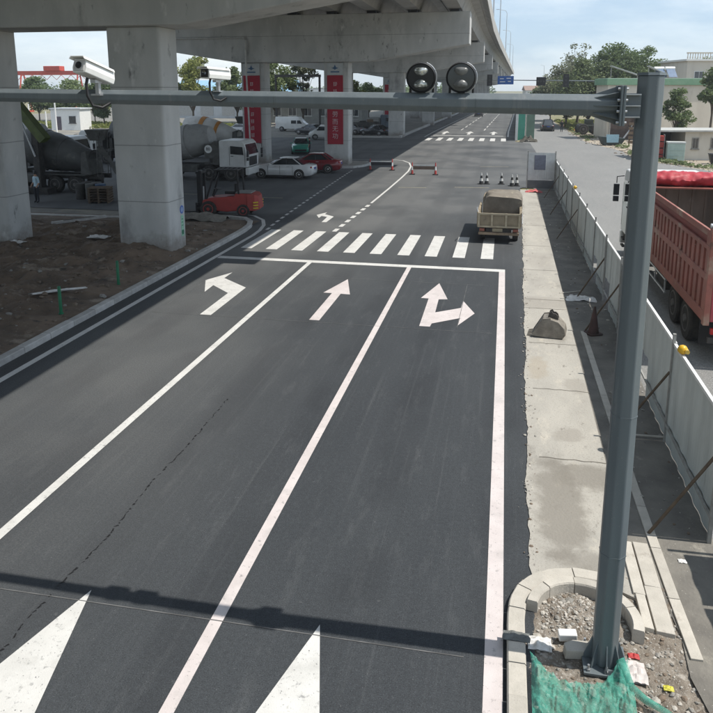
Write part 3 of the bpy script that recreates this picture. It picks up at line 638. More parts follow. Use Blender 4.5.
# ------------------------------------------------------------ hoarding between the walkway and the side road
PANEL = mat('hoarding_steel', (.5, .53, .51), (.42, .45, .435), rough=.5, scale=2.5, rnd=.08, stretch=(1, 1, .4), wear=((.34, .35, .33), 1.5, .62, .12))
POST = mat('hoarding_post', (.36, .36, .34), (.25, .24, .22), rough=.6, scale=6)
WOOD = mat('weathered_timber', (.13, .095, .065), (.09, .065, .045), scale=8, rough=.9)
fence = empty('hoarding', (3.0, 9.5, 0), 0, 'long pale corrugated steel hoarding between the walkway and the side road', 'fence')
def corr_panel(L, h=1.78):
    b = MB(); n = max(3, int(L / .11)); pr_ = []
    for k in range(n + 1):
        y = L * k / n; d = .016 if k % 4 in (1, 2) else 0; pr_.append((d, y))
    vs = [(x, y, z) for x, y in pr_ for z in (.012, h)] + [(x + .004, y, z) for x, y in pr_ for z in (.012, h)]
    m = 2 * (n + 1); fs = []
    for k in range(n):
        fs += [(2 * k, 2 * k + 1, 2 * k + 3, 2 * k + 2), (m + 2 * k, m + 2 * k + 2, m + 2 * k + 3, m + 2 * k + 1), (2 * k + 1, m + 2 * k + 1, m + 2 * k + 3, 2 * k + 3)]
    b.add(vs, fs); return b
PM = corr_panel(.975).mesh('panel', PANEL); postm = MB().box((0, 0, 1.0), (.05, .05, 2.0)).mesh('post', POST)
brm = MB().tube([(0, 0, 1.3), (-.75, .08, .02)], .022, 6).mesh('brace', WOOD); railm = MB().box((0, 1.46, 0), (.05, 2.87, .05)).mesh('rail', mat('white_rail', (.72, .72, .7), (.6, .6, .58), rough=.45))
rail2 = MB().box((0, 1.46, 0), (.03, 2.87, .04)).mesh('lower_rail', POST)
y = 0.; k = 0
while y < 35.3:
    lean = random.uniform(-.012, .012); xo = .0055 * y
    obj('post', postm, fence, (xo - .03, y, 0), (0, lean, 0)); 
    if k in (0, 1, 3, 4, 7, 9, 11): obj('brace', brm, fence, (xo - .05, y + .02, 0), (0, 0, random.uniform(-.3, .3)))
    obj('top_rail', railm, fence, (xo + .008, y, 1.81)); obj('lower_rail', rail2, fence, (xo - .028, y, .35))
    for q in range(3):
        if (k, q) in ((1, 2), (3, 2), (4, 2)):
            p = corr_panel(.94, 1.78); p.v = [(x_, y_, z_ if z_ > 1 else .75) for x_, y_, z_ in p.v]; p.build('panel', PANEL, fence).location = (xo, y + .03 + q * .965, 0); continue
        obj('panel', PM, fence, (xo, y + .03 + q * .965, 0), (0, 0, random.uniform(-.008, .008)))
    y += 2.92; k += 1
obj('post', postm, fence, (.0055 * y - .03, y, 0))
b = MB()
fence2 = empty('hoarding', (3.62, 1.0, 0), 0, 'set-back end run of pale hoarding at the lower right corner', 'fence')
for k in range(8): obj('panel', PM, fence2, (0, k * 1.03, 0))
for k in range(4): obj('post', postm, fence2, (-.03, k * 2.75, 0))
b = MB(); b.tube([(0, 0, 0), (-.4, -.5, 0)], .02, 6); 
lamp = empty('warning_lamp', (3.005, 11.9, 1.838), 0, 'small yellow warning lamp on top of the near hoarding', 'warning lamp')
YEL = mat('yellow_plastic', (.72, .42, .02), (.6, .34, .02), rough=.35, scale=20)
b = MB(); b.lathe([(.03, 0), (.05, .01), (.05, .03), (.075, .035), (.082, .06), (.075, .1), (.05, .135), (.015, .15)], n=20); b.build('dome', YEL, lamp, smooth=50)
b = MB(); b.lathe([(.035, -.045), (.035, .06)], (.05, -.07, .07), 'Y', 16); b.build('lens', mat('amber_lens', (.75, .5, .1), rough=.2), lamp)
o = copy_tree(lamp); o.location = (3.13, 32.2, 1.838); o['label'] = 'tiny yellow warning lamp on the far end of the hoarding'
# mesh gate across the walkway end with a grey board
gate = empty('site_gate', (2.3, 45.3, 0), 0, 'white framed gate panel with a grey sign board closing the far walkway', 'gate')
b = MB()
for x in (-.8, .85): b.box((x, 0, 1.2), (.06, .06, 2.4))
b.build('gate_post', POST, gate)
for i, (x0, x1) in enumerate(((-.77, -.23), (-.22, .3), (.31, .82))):
    b = MB(); b.b2(x0, x1, -.01, .01, .62, 2.3); b.build('panel', mat('gate_white', (.62, .63, .62), (.52, .53, .52), rough=.5, scale=4), gate)
b = MB(); b.b2(-.77, .82, -.012, .012, .1, .6); b.build('kick_panel', mat('gate_dark', (.13, .14, .15), rough=.5), gate)
b = MB(); b.b2(-.4, .27, -.04, -.015, 1.25, 2.15); b.build('sign_board', mat('board_grey_blue', (.2, .21, .26), (.16, .17, .21), rough=.5, scale=8), gate)

# ------------------------------------------------------------ things on the walkway
DULL = mat('worn_bucket_steel', (.3, .275, .235), (.2, .18, .155), rough=.6, metal=.3, scale=6, wear=((.11, .09, .075), 4, .6, .12), bump=.3)
bk = empty('excavator_bucket', (1.33, 17.75, .014), R(-8), 'grey steel excavator bucket lying on the concrete walkway', 'excavator bucket')
prof = [(-.42, .02), (-.18, .47), (-.02, .5), (.2, .44), (.36, .28), (.4, .12), (.33, .02), (.1, -.0)]   # x, z
b = MB(); b.prism_xz(prof, -.26, .26); b.v = [(x, y, z) for x, y, z in b.v]; b.build('shell', DULL, bk, bevel=.012)
b = MB(); b.prism_xz([(-.44, .03), (-.18, .49), (.02, .53), (.02, .3), (-.1, .03)], -.275, -.262); b.build('side_plate', DULL, bk); b = MB(); b.prism_xz([(-.44, .03), (-.18, .49), (.02, .53), (.02, .3), (-.1, .03)], .262, .275); b.build('side_plate', DULL, bk)
for y in (-.09, .09):
    b = MB(); b.prism_xz([(-.06, .5), (-.03, .62), (.03, .66), (.07, .6), (.12, .6), (.17, .56), (.2, .46), (.1, .47)], y - .022, y + .022); b.build('lug', mat('lug_dark', (.06, .05, .045), (.1, .09, .08), scale=12, rough=.7), bk)
for k in range(4):
    y = -.2 + k * .135; b = MB(); b.loft([[(-.4, y - .03, .01), (-.4, y + .03, .01), (-.37, y + .03, .07), (-.37, y - .03, .07)], [(-.54, y - .018, .015), (-.54, y + .018, .015), (-.535, y + .018, .03), (-.535, y - .018, .03)]]); b.build('tooth', DULL, bk)
def cone_dark(loc, h, lab, mats, grp=None, name='traffic_cone', cat='cone'):
    t = empty(name, loc, random.uniform(0, 1), lab, cat, grp)
    b = MB(); b.prism(rrect(0, 0, h * .5, h * .5, h * .05), 0, h * .05); b.build('base', mats[0], t)
    for k in range(4):
        z0, z1 = h * (.05 + .2375 * k), h * (.05 + .2375 * (k + 1)); rr = lambda z: h * (.2 - .165 * z / h)
        b = MB(); b.lathe([(rr(z0), z0), (rr(z1), z1)], n=16); b.build('band', mats[(k + 0) % 2], t, smooth=50)
    return t
CB = mat('cone_black', (.03, .03, .03), rough=.7); CW = mat('cone_white', (.62, .62, .6), rough=.5); CR = mat('cone_dull_red', (.09, .05, .045), (.05, .035, .03), rough=.8)
cone_dark((2.42, 18.1, .004), .72, 'grubby dark cone standing beside the hoarding', (CR, CR))
crumple('white_cloth', (2.42, 21.2, .004), .42, .26, .16, PLW, 'crumpled white plastic sheet beside the hoarding beyond the bucket', 'plastic sheet', 31)
crumple('red_cloth', (1.9, 44.2, .014), .5, .32, .22, mat('red_cloth', (.5, .1, .1), (.42, .14, .14), rough=.8, scale=6), 'faded red cloth heap in front of the far gate', 'cloth', 35)
crumple('white_scrap', (2.52, 9.0, .004), .05, .04, .02, PLW, 'small white scrap on the pavement right of the pole', 'scrap', 40)
BR = mat('plank_brown', (.2, .14, .09), (.14, .1, .065), scale=9)
for i, (x, y, a, L, lb) in enumerate(((2.55, 12.55, .05, .9, 'thin pale batten lying across the shaded strip by the pole'), (2.2, 21.9, .5, .8, 'short stick lying by the white plastic sheet'))):
    b = MB(); b.box((0, 0, .015), (L, .04, .025)); o = b.build('batten', mat('batten_pale', (.5, .47, .42), scale=7)); o.location = (x, y, .004); o.rotation_euler = (0, 0, a); tag(o, lb, 'batten')
scatter('strip_litter', 260, lambda: (random.uniform(2.1, 3.0), random.uniform(9.6, 44)), lambda x, y: .004, .008, .05, [ST1, ST2, ST3], 'small stones and litter along the foot of the hoarding')
scatter('edge_gravel', 900, lambda: (lambda y: (right_edge(y) + random.gauss(0, .06), y))(random.uniform(8.6, 44)), lambda x, y: .012, .006, .03, [ST1, ST2, ST2, ST3], 'loose grit along the ragged edge between asphalt and walkway')
scatter('soil_rubble', 1300, lambda: (random.uniform(-20, -11.3), random.uniform(9, 30.3)), earth, .012, .12, [ST2, ST3, ST3, ST3], 'small stones scattered over the dark soil under the viaduct')
GP = mat('green_plastic_post', (.01, .16, .07), (.008, .12, .055), rough=.5)
for x, y, h, lb in ((-11.62, 16.6, .78, 'green plastic delineator post in the soil, nearer the camera'), (-11.62, 19.6, .78, 'green plastic delineator post in the soil, farther along the kerb')):
    t = empty('delineator_post', (x, y, .1), 0, lb, 'post', 'green posts beside the left kerb')
    b = MB(); b.lathe([(.045, -.03), (.045, h - .02), (.03, h)], n=14); b.build('tube', GP, t, smooth=40); b = MB(); b.lathe([(.07, -.02), (.07, .02), (.05, .04)], n=14); b.build('foot', GP, t)
t = crumple('white_scrap', (-12.6, 18.0, .3), .75, .1, .06, PLW, 'long thin white plastic scrap on the soil between the green posts', 'plastic scrap', 51, rz=.7)
t = crumple('white_cloth', (-15.6, 25.1, .35), .4, .25, .12, PLW, 'white rag on the soil left of the nearest pier', 'rag', 52)
t = crumple('white_cloth', (-18.2, 23.6, .35), .35, .2, .1, PLW, 'white rag at the foot of the leftmost pier', 'rag', 53)
for i in range(4):
    b = MB(); b.box((0, 0, .06), (1.0, .2, .12)); o = b.build('loose_kerb_stone', KERB, bevel=.012); o.location = (-19.3 + .28 * i, 28.3 + .42 * i, .2); o.rotation_euler = (0, 0, .95); tag(o, ('nearest', 'second nearest', 'third nearest', 'farthest')[i] + ' of the four loose kerb stones lying beyond the leftmost pier', 'kerb stone', 'loose kerb stones')

# ------------------------------------------------------------ wheels and shared vehicle parts
WH = {}
def wheel(parent, loc, r=.32, w=.2, rim=CHROME, side=1, truck=False):
    key = (r, w, rim.name, truck)
    if key not in WH:
        b = MB(); b.lathe([(r * .62, -w / 2), (r * .93, -w / 2), (r, -w * .36), (r, w * .36), (r * .93, w / 2), (r * .62, w / 2)], axis='Y', n=26); t = b.mesh('wheel', RUBBER, 40)
        b = MB(); d = -w / 2 - .004
        b.lathe([(r * .64, d + .02), (r * .64, d), (r * .56, d - .006), (r * .5, d + (.05 if truck else .02)), (r * .22, d + (.02 if truck else .0)), (r * .18, d - (.03 if truck else .01)), (.001, d - (.03 if truck else .01))], axis='Y', n=22)
        WH[key] = (t, b.mesh('rim', rim, 40))
    o = obj('wheel', WH[key][0], parent, loc, (0, 0, 0 if side < 0 else math.pi)); obj('rim', WH[key][1], o); return o
def shell(secs, x_list):
    return [[(x, y, z) for y, z in s] for x, s in zip(x_list, secs)]
def body_sec(zl, zt, w, r=.08):
    h = [(-w * .86, zl), (-w * .97, zl + .1), (-w, zl + (zt - zl) * .5), (-w * .97, zt - r), (-w * .88, zt)]
    return h + [(-y, z) for y, z in reversed(h)]
TAIL = mat('tail_lamp_red', (.45, .02, .02), rough=.15); HEAD = mat('head_lamp', (.7, .72, .74), (.5, .52, .55), rough=.1, scale=20); PLATE = mat('plate_blue', (.03, .08, .35), rough=.5); PLATE_Y = mat('plate_yellow', (.6, .42, .03), rough=.5)
def carpaint(name, c, rough=.25): return mat(name, c, tuple(v * .9 for v in c), rough=rough, scale=2, coat=.6)
def sedan(loc, rz, c, lab, cat='car', L=4.6, W=1.78, H=1.45, hatch=False, grp=None, two=None):
    t = empty('parked_car', loc, rz, lab, cat, grp); p = carpaint('paint_%.2f_%.2f_%.2f' % c, c); w = W / 2
    st = [(-.5, .42, .8, .74), (-.485, .28, .92, .88), (-.42, .2, .98, .96), (-.3, .18, 1.0, 1.), (0, .18, .98, 1.), (.2, .18, .96, 1.), (.32, .19, .9, .99), (.42, .2, .82, .95), (.48, .26, .7, .86), (.5, .36, .6, .76)]
    b = MB(); b.loft(shell([body_sec(zl, zt, w * k) for _, zl, zt, k in st], [s[0] * L for s in st])); b.build('body', p, t, smooth=50)
    # greenhouse
    rb = -.47 if hatch else -.38
    ring = [(rb, .93, .8), (-.25 if not hatch else -.4, H - .06, .66), (-.2 if not hatch else -.36, H, .58), (.02, H, .58), (.06, H - .05, .64), (.2, .94, .82)]
    b = MB(); secs = []
    for zf, pts in ((0, [(rb, .82), (.21, .84)]), (1, [(rb * .78, .72), (.12, .74)]), (2, [(rb * .6, .62), (.03, .62)])):
        z = (.94, .94 + (H - .98) * .55, H - .035)[zf]
        (x0, k0), (x1, k1) = pts
        secs.append([(x0 * L, -k0 * w * .85, z), (x0 * L + .18, -k0 * w * 1.04, z), (x1 * L - .22, -k1 * w * 1.04, z), (x1 * L, -k1 * w * .8, z), (x1 * L, k1 * w * .8, z), (x1 * L - .22, k1 * w * 1.04, z), (x0 * L + .18, k0 * w * 1.04, z), (x0 * L, k0 * w * .85, z)])
    b.loft(secs); gh = b.build('window_glass', GLASS, t, smooth=30)
    b = MB(); top = secs[2]; b.loft([[(x * 1.0, y * 1.02, H - .05) for x, y, z in top], [(x, y * 1.0, H - .02) for x, y, z in top], [(x * .9 + (rb * .6 + .03) / 2 * L * .1, y * .8, H) for x, y, z in top]]); b.build('roof', two or p, t, smooth=50)
    for s in (-1, 1):
        for (i, j) in ((0, 0), (3, 3)):
            q = [secs[k][i + (0 if i else 1)] if i == 0 else secs[k][2] for k in range(3)]
            b = MB(); b.tube([(x, s * abs(y) * 1.01, z) for x, y, z in q], .035, 6); b.build('pillar', p, t)
        xm = (rb + .21) / 2 * L
        b = MB(); b.tube([(xm - .05, s * .85 * w, .94), (xm - .03, s * .76 * w, 1.2), (xm, s * .64 * w, H - .04)], .03, 6); b.build('pillar', BLACK, t)
        b = MB(); b.box((.15 * L, s * (w + .07), 1.0), (.12, .16, .11)); b.build('mirror', p, t, bevel=.02)
        b = MB(); b.box((.455 * L, s * w * .66, .66), (.2, .28, .1)); b.build('headlight', HEAD, t, bevel=.03)
        b = MB(); b.box((-.48 * L, s * w * .68, .82), (.12, .36, .12)); b.build('tail_light', TAIL, t, bevel=.03)
        for xw in (-.3, .3):
            b = MB(); b.lathe([(.37, -.012), (.37, .012)], (xw * L, s * w * .992, .34), 'Y', 22); b.build('wheel_arch', BLACK, t)
            wheel(t, (xw * L, s * (w - .085), .32), .32, .2, side=s)
        for xh in (-.2, 0.0, .19): b = MB(); b.box((xh * L, s * (w * .995), .6), (.012, .02, .62)); b.build('door_seam', BLACK, t)
        b = MB(); b.box((0, s * w * .97, .22), (L * .44, .06, .08)); b.build('sill', BLACK, t)
        for xh in (-.13, .07): b = MB(); b.box((xh * L, s * (w + .005), .86), (.2, .03, .03)); b.build('door_handle', CHROME, t)
    b = MB(); b.box((.497 * L, 0, .42), (.03, 1.1, .16)); b.build('grille', BLACK, t); b = MB(); b.box((-.5 * L - .005, 0, .72), (.02, .44, .14)); b.build('number_plate', PLATE, t)
    return t
def van(loc, rz, c, lab, L=4.9, W=1.7, H=1.95, pick=False):
    t = empty('parked_van', loc, rz, lab, 'van'); p = carpaint('paint_%.2f_%.2f_%.2f' % c, c); w = W / 2
    if pick: st = [(-.5, .4, .98, .95), (-.49, .35, 1.02, 1), (.02, .35, 1.02, 1), (.06, .3, 1.75, .9), (.2, .3, 1.78, .9), (.3, .3, 1.3, .98), (.46, .32, .95, .95), (.5, .4, .8, .85)]
    else: st = [(-.5, .5, 1.75, .84), (-.485, .35, H, .94), (-.3, .3, H, 1), (.15, .3, H, 1), (.22, .3, H - .04, 1), (.36, .3, 1.25, 1), (.47, .32, .95, .95), (.5, .4, .75, .86)]
    b = MB(); b.loft(shell([body_sec(zl, zt, w * k, .14) for _, zl, zt, k in st], [s[0] * L for s in st])); b.build('body', p, t, smooth=40)
    for s in (-1, 1):
        for x0, x1 in (((.08, .26),) if pick else ((.16, .27), (-.02, .13), (-.42, -.08))[:2 if c[0] > .7 else 3]):
            b = MB(); b.prism_xz([(x0 * L, 1.15), (x1 * L + (.1 if x1 > .2 else 0), 1.15), (x1 * L - (.1 if x1 > .2 else 0), 1.62), (x0 * L, 1.62)], s * w * (.93 if pick else .985) - .03, s * w * (.93 if pick else .985) + .03); b.build('side_window', GLASS, t)
        for xw in (-.3, .34):
            b = MB(); b.lathe([(.37, -.012), (.37, .012)], (xw * L, s * w * .992, .36), 'Y', 22); b.build('wheel_arch', BLACK, t); wheel(t, (xw * L, s * (w - .08), .33), .33, .2, side=s)
        b = MB(); b.box((.46 * L, s * w * .7, .8), (.2, .25, .14)); b.build('headlight', HEAD, t); b = MB(); b.box((-.495 * L, s * w * .84, 1.0), (.06, .1, .3)); b.build('tail_light', TAIL, t)
        b = MB(); b.box((.28 * L, s * (w + .08), 1.25), (.1, .16, .2)); b.build('mirror', BLACK, t)
    b = MB(); xs = (.21, .29) if pick else (.235, .355); b.loft([[(xs[0] * L + .06, -w * .75, 1.68), (xs[0] * L + .06, w * .75, 1.68), (xs[0] * L + .02, w * .75, 1.66), (xs[0] * L + .02, -w * .75, 1.66)], [(xs[1] * L + .06, -w * .85, 1.27), (xs[1] * L + .06, w * .85, 1.27), (xs[1] * L + .02, w * .85, 1.25), (xs[1] * L + .02, -w * .85, 1.25)]]); b.build('windscreen', GLASS, t)
    return t

# ------------------------------------------------------------ red dump truck
RED = mat('truck_red_dusty', (.33, .115, .088), (.25, .095, .072), rough=.6, scale=2.2, wear=[((.36, .25, .19), 1.3, .55, .14), ((.15, .075, .055), 3., .6, .1), ((.42, .36, .3), 7, .66, .06)], bump=.15)
RED_D = mat('truck_red_slot', (.26, .05, .04), (.2, .05, .04), rough=.6, scale=3)
RED_B = mat('tailgate_red', (.45, .07, .09), (.38, .07, .08), rough=.5, scale=2, wear=((.3, .16, .13), 3, .64, .12))
TARP = mat('red_tarpaulin', (.42, .035, .05), (.33, .03, .04), rough=.55, scale=5, bump=.4, bscale=9)
INNER = mat('bed_inner_steel', (.27, .225, .19), (.19, .155, .13), rough=.6, scale=1.8, stretch=(1, 1, .4), wear=((.34, .3, .26), 2, .6, .15))
CHAS = mat('chassis_dark', (.035, .033, .032), (.06, .055, .05), rough=.7, scale=6)
TIRE_RIM = mat('truck_rim', (.16, .15, .14), (.1, .095, .09), rough=.6, metal=.3, scale=9)
rt = empty('dump_truck', (5.72, 16.3, -.008), R(90), 'large dusty red dump truck with a rolled red tarpaulin in the right-hand road', 'dump truck')
BL = 8.5
b = MB(); b.b2(0, BL, -1.2, 1.2, 1.12, 1.22); b.build('bed_floor', INNER, rt)
for s in (-1, 1):
    b = MB(); b.b2(.02, BL, s * 1.2, s * 1.16, 1.222, 3.02); sp = b.build('side_wall', RED_D if s > 0 else RED, rt)
    b = MB(); b.b2(.02, BL - .02, s * 1.158, s * 1.145, 1.23, 3.0); b.build('side_lining', INNER, rt)
    for z0, z1, n in ((1.06, 1.3, 'bottom_rail'), (1.98, 2.14, 'middle_rail'), (2.66, 2.76, 'upper_rail'), (2.95, 3.1, 'top_rail')):
        b = MB(); b.b2(.0, BL, s * 1.201, s * 1.265, z0, z1); b.build(n, RED, rt, bevel=.01)
    for k in range(21):
        x = .16 + k * .408
        for z0, z1 in ((1.302, 1.978), (2.142, 2.658)): b = MB(); b.b2(x - (.16 if k == 0 else .115), x + .115, s * 1.201, s * 1.25, z0, z1); b.build('stiffener', RED, rt)
    for x0, x1 in ((.0, .3), (BL - .3, BL)): b = MB(); b.b2(x0, x1, s * 1.201, s * 1.25, 2.762, 2.948); b.build('stiffener', RED, rt)
    b = MB(); b.b2(-.1, .06, s * 1.14, s * 1.27, 1.0, 3.16); b.build('corner_post', RED, rt, bevel=.012)
    b = MB(); b.lathe([(.05, -.09), (.05, .09)], (-.02, s * 1.2, 3.22), 'Y', 14); b.box((-.02, s * 1.2, 3.18), (.06, .1, .1)); b.build('tailgate_hinge', GALV, rt)
b = MB(); b.b2(BL, BL + .06, -1.2, 1.2, 1.12, 3.3); b.build('front_wall', INNER, rt)
for y in (-.8, -.4, 0, .4, .8): b = MB(); b.b2(BL - .05, BL - .002, y - .04, y + .04, 1.23, 3.2); b.build('front_rib', INNER, rt)
b = MB(); b.b2(-.07, -.01, -1.13, 1.13, 1.08, 3.0); b.build('tailgate', RED_B, rt, bevel=.01)
for y in (-.75, -.25, .25, .75): b = MB(); b.b2(-.13, -.071, y - .05, y + .05, 1.1, 2.98); b.build('tailgate_rib', RED_B, rt)
b = MB(); secs = []
for k in range(61):
    y = -1.3 + 2.6 * k / 60; q = []
    for j in range(28):
        a = 2 * math.pi * j / 28; rr = .3 + .05 * noise.noise(Vector((y * 2.2, math.cos(a) * 1.5, math.sin(a) * 1.5))) + .03 * noise.noise(Vector((y * 7, a, 2)))
        q.append((BL - .32 + rr * 1.4 * math.cos(a), y, 3.28 + rr * .75 * math.sin(a) + .05 * noise.noise(Vector((y * 5, a * 2.5, 7))) + .07 * (abs(noise.noise(Vector((y * 1.2, a * 4, 3)))) - .2) + .03 * abs(noise.noise(Vector((y * 9, a * 5, 3))))))
    secs.append(q)
b.loft(secs); b.build('tarpaulin_roll', TARP, rt, smooth=70)
b = MB(); b.b2(BL - .9, BL + .6, -1.25, 1.25, 3.02, 3.06); b.build('cover_frame', RED, rt)
for y in (-.42, .42): b = MB(); b.b2(.5, 11.9, y - .06, y + .06, .78, 1.06); b.build('chassis_rail', CHAS, rt)
for x in (1.95, 3.3, 8.9, 10.75):
    b = MB(); b.lathe([(.09, -.95), (.09, .95)], (x, 0, .53), 'Y', 10); b.build('axle', CHAS, rt)
    for s in (-1, 1):
        wheel(rt, (x, s * (.98), .53), .53, .3, TIRE_RIM, s, True)
        if x < 4: wheel(rt, (x, s * .62, .53), .53, .28, TIRE_RIM, s, True)
for s in (-1, 1):
    b = MB(); b.tube([(4.2, s * 1.15, .55), (8.2, s * 1.15, .55)], .03, 6); b.tube([(4.2, s * 1.15, .9), (8.2, s * 1.15, .9)], .03, 6)
    for x in (4.3, 5.6, 6.9, 8.1): b.tube([(x, s * 1.15, .5), (x, s * 1.15, .95)], .025, 6)
    b.build('side_guard', GALV, rt)
    b = MB(); b.b2(4.6, 5.8, s * .55, s * 1.08, .5, 1.0); b.build('fuel_tank', CHAS, rt, bevel=.06)
    b = MB(); b.b2(.55, .6, s * .55, s * 1.15, .35, 1.0); b.build('mud_flap', BLACK, rt)
    b = MB(); b.box((.1, s * .85, .82), (.08, .4, .14)); b.build('tail_light', TAIL, rt)
b = MB(); b.b2(.05, .15, -1.1, 1.1, .55, .68); b.build('rear_bumper', CHAS, rt)
def truck_cab(t, x0, W, z0, z1, m, glass_side=1, L=2.2):
    w = W / 2
    b = MB(); b.prism_xz([(x0, z0), (x0 + L, z0), (x0 + L + .04, z0 + (z1 - z0) * .45), (x0 + L - .14, z1 - .22), (x0 + L - .35, z1), (x0 + .05, z1), (x0, z1 - .1)], -w, w); c = b.build('cab', m, t, bevel=.07, seg=3)
    zb = z0 + (z1 - z0) * .5
    for s in (-1, 1):
        b = MB(); b.prism_xz([(x0 + L * .42, zb), (x0 + L - .2, zb - .05), (x0 + L - .27, z1 - .42), (x0 + L * .42, z1 - .36)], s * w - .02, s * w + .012); b.build('side_window', GLASS, t)
        b = MB()
        for xx in (x0 + L * .38, x0 + L - .12): b.box((xx, s * (w + .002), (z0 + z1) / 2 - .15), (.02, .008, (z1 - z0) * .68))
        b.build('door_seam', BLACK, t)
        b = MB(); b.box((x0 + L * .48, s * (w + .012), zb - .14), (.18, .03, .04)); b.build('door_handle', BLACK, t)
        b = MB(); b.tube([(x0 + L - .05, s * w, z1 - .3), (x0 + L + .18, s * (w + .22), z1 - .36), (x0 + L + .18, s * (w + .22), z1 - .6)], .02, 6); b.box((x0 + L + .18, s * (w + .22), z1 - .85), (.1, .2, .42)); b.box((x0 + L + .18, s * (w + .22), z1 - 1.2), (.1, .2, .2)); b.build('mirror', BLACK, t)
        b = MB(); b.box((x0 + L + .05, s * w * .72, z0 - .12), (.1, .42, .18)); b.build('headlight', HEAD, t)
        b = MB(); b.box((x0 + L - .4, s * (w - .06), z0 - .25), (.45, .1, .06)); b.box((x0 + L - .4, s * (w - .06), z0 - .52), (.45, .1, .06)); b.build('step', CHAS, t)
    b = MB(); b.add([(x0 + L + .052, -w * .9, zb - .05), (x0 + L + .052, w * .9, zb - .05), (x0 + L - .13, w * .86, z1 - .26), (x0 + L - .13, -w * .86, z1 - .26), (x0 + L + .03, -w * .9, zb - .05), (x0 + L + .03, w * .9, zb - .05), (x0 + L - .15, w * .86, z1 - .26), (x0 + L - .15, -w * .86, z1 - .26)], [(0, 1, 2, 3), (4, 7, 6, 5), (0, 4, 5, 1), (1, 5, 6, 2), (2, 6, 7, 3), (3, 7, 4, 0)]); b.build('windscreen', GLASS, t)
    b = MB(); b.b2(x0 + L - .1, x0 + L + .14, -w, w, z0 - .5, z0 - .02); b.build('bumper', m, t, bevel=.05)
    b = MB(); b.b2(x0 + L + .03, x0 + L + .06, -w * .6, w * .6, z0 + .1, zb - .2); b.build('grille', BLACK, t)
    return c
CABW = mat('cab_white', (.62, .62, .6), (.54, .54, .52), rough=.35, scale=2, wear=((.42, .4, .36), 1.6, .64, .12))
truck_cab(rt, 9.75, 2.45, .85, 3.22, CABW)
b = MB(); b.b2(9.6, 12.0, -1.1, 1.1, .5, .94); b.build('cab_underframe', CHAS, rt)

# ------------------------------------------------------------ small farm dump truck at the crosswalk
TAN = mat('truck_dusty_tan', (.33, .275, .19), (.25, .205, .145), rough=.8, scale=3, wear=((.16, .125, .085), 3, .6, .12), bump=.2)
CANV = mat('dusty_canvas', (.21, .185, .15), (.15, .13, .105), rough=.9, scale=2.5, wear=((.32, .28, .21), 3, .6, .14), bump=.5, bscale=12)
ft = empty('farm_truck', (-.06, 28.75, 0), R(89), 'small dusty tan dump truck with canvas-covered front stopped at the crosswalk', 'dump truck')
b = MB(); b.b2(0, 2.6, -.84, .84, .72, .78); b.build('bed_floor', TAN, ft)
for s in (-1, 1):
    b = MB(); b.b2(.0, 2.6, s * .84, s * .8, .782, 1.24); b.build('side_wall', TAN, ft)
    for x in (.02, .66, 1.3, 1.94, 2.54): b = MB(); b.b2(x - .04, x + .04, s * .841, s * .875, .7, 1.27); b.build('stake', TAN, ft)
    b = MB(); b.b2(0, 2.6, s * .842, s * .88, 1.2, 1.26); b.build('top_rail', TAN, ft)
b = MB(); b.b2(-.05, -.01, -.84, .84, .66, 1.22); b.build('tailgate', TAN, ft)
TANL = mat('rib_pale_tan', (.46, .4, .29), (.38, .32, .23), rough=.8, scale=6)
for y in (-.8, -.28, .28, .8): b = MB(); b.b2(-.11, -.051, y - .04, y + .04, .66, 1.24); b.build('tailgate_rib', TANL, ft)
for z in (.69, 1.2): b = MB(); b.b2(-.1, -.051, -.84, .84, z - .035, z + .035); b.build('tailgate_rail', TANL, ft)
b = MB(); b.b2(.05, 1.6, -.79, .79, .782, .95)
o = b.build('load_floor', mat('bed_dirt', (.12, .1, .08), (.08, .065, .05), scale=5, rough=.95), ft)
b = MB(); secs = []
for k in range(15):
    x = 1.75 + 2.3 * k / 14; e = .9 + .1 * math.sin(math.pi * k / 14); q = []
    for j in range(17):
        a = math.pi * j / 16; n_ = .07 * noise.noise(Vector((x * 2.5, math.cos(a) * 2, math.sin(a) * 2))) + .03 * noise.noise(Vector((x * 7, a * 3, 1)))
        cx_, cz_ = math.cos(a), math.sin(a)
        q.append((x, -.1 + math.copysign(abs(cx_) ** .38, cx_) * (.8 + n_) * (.93 + .07 * e), .8 + (abs(cz_) ** .32) * (.93 * e + n_ * 1.1)))
    secs.append(q)
b.loft(secs); b.build('canvas_cover', CANV, ft, smooth=60)
b = MB(); b.b2(2.7, 4.2, -.78, .78, .5, 1.5); b.build('cab', TAN, ft, bevel=.08)
for y in (-.3, .3): b = MB(); b.b2(-.0, 4.0, y - .05, y + .05, .5, .7); b.build('chassis_rail', CHAS, ft)
b = MB(); b.b2(-.12, .02, -.8, .8, .36, .46); b.build('rear_bumper', mat('bumper_rust', (.2, .15, .1), (.28, .22, .16), scale=6, rough=.8), ft)
b = MB(); b.b2(-.03, .3, -.5, .5, .46, .62); b.build('rear_crossmember', CHAS, ft)
b = MB(); b.box((-.13, .05, .56), (.02, .4, .12)); b.build('number_plate', mat('plate_dusty', (.3, .26, .18), rough=.8), ft)
for s in (-1, 1):
    wheel(ft, (.75, s * .66, .36), .36, .22, TIRE_RIM, s, True); wheel(ft, (3.4, s * .66, .36), .36, .22, TIRE_RIM, s, True)
    b = MB(); b.box((-.1, s * .66, .56), (.06, .2, .1)); b.build('tail_light', mat('tail_dusty', (.28, .1, .07), rough=.6), ft)
    b = MB(); b.b2(.2, 1.3, s * .55, s * .83, .64, .7); b.build('mudguard', CHAS, ft)
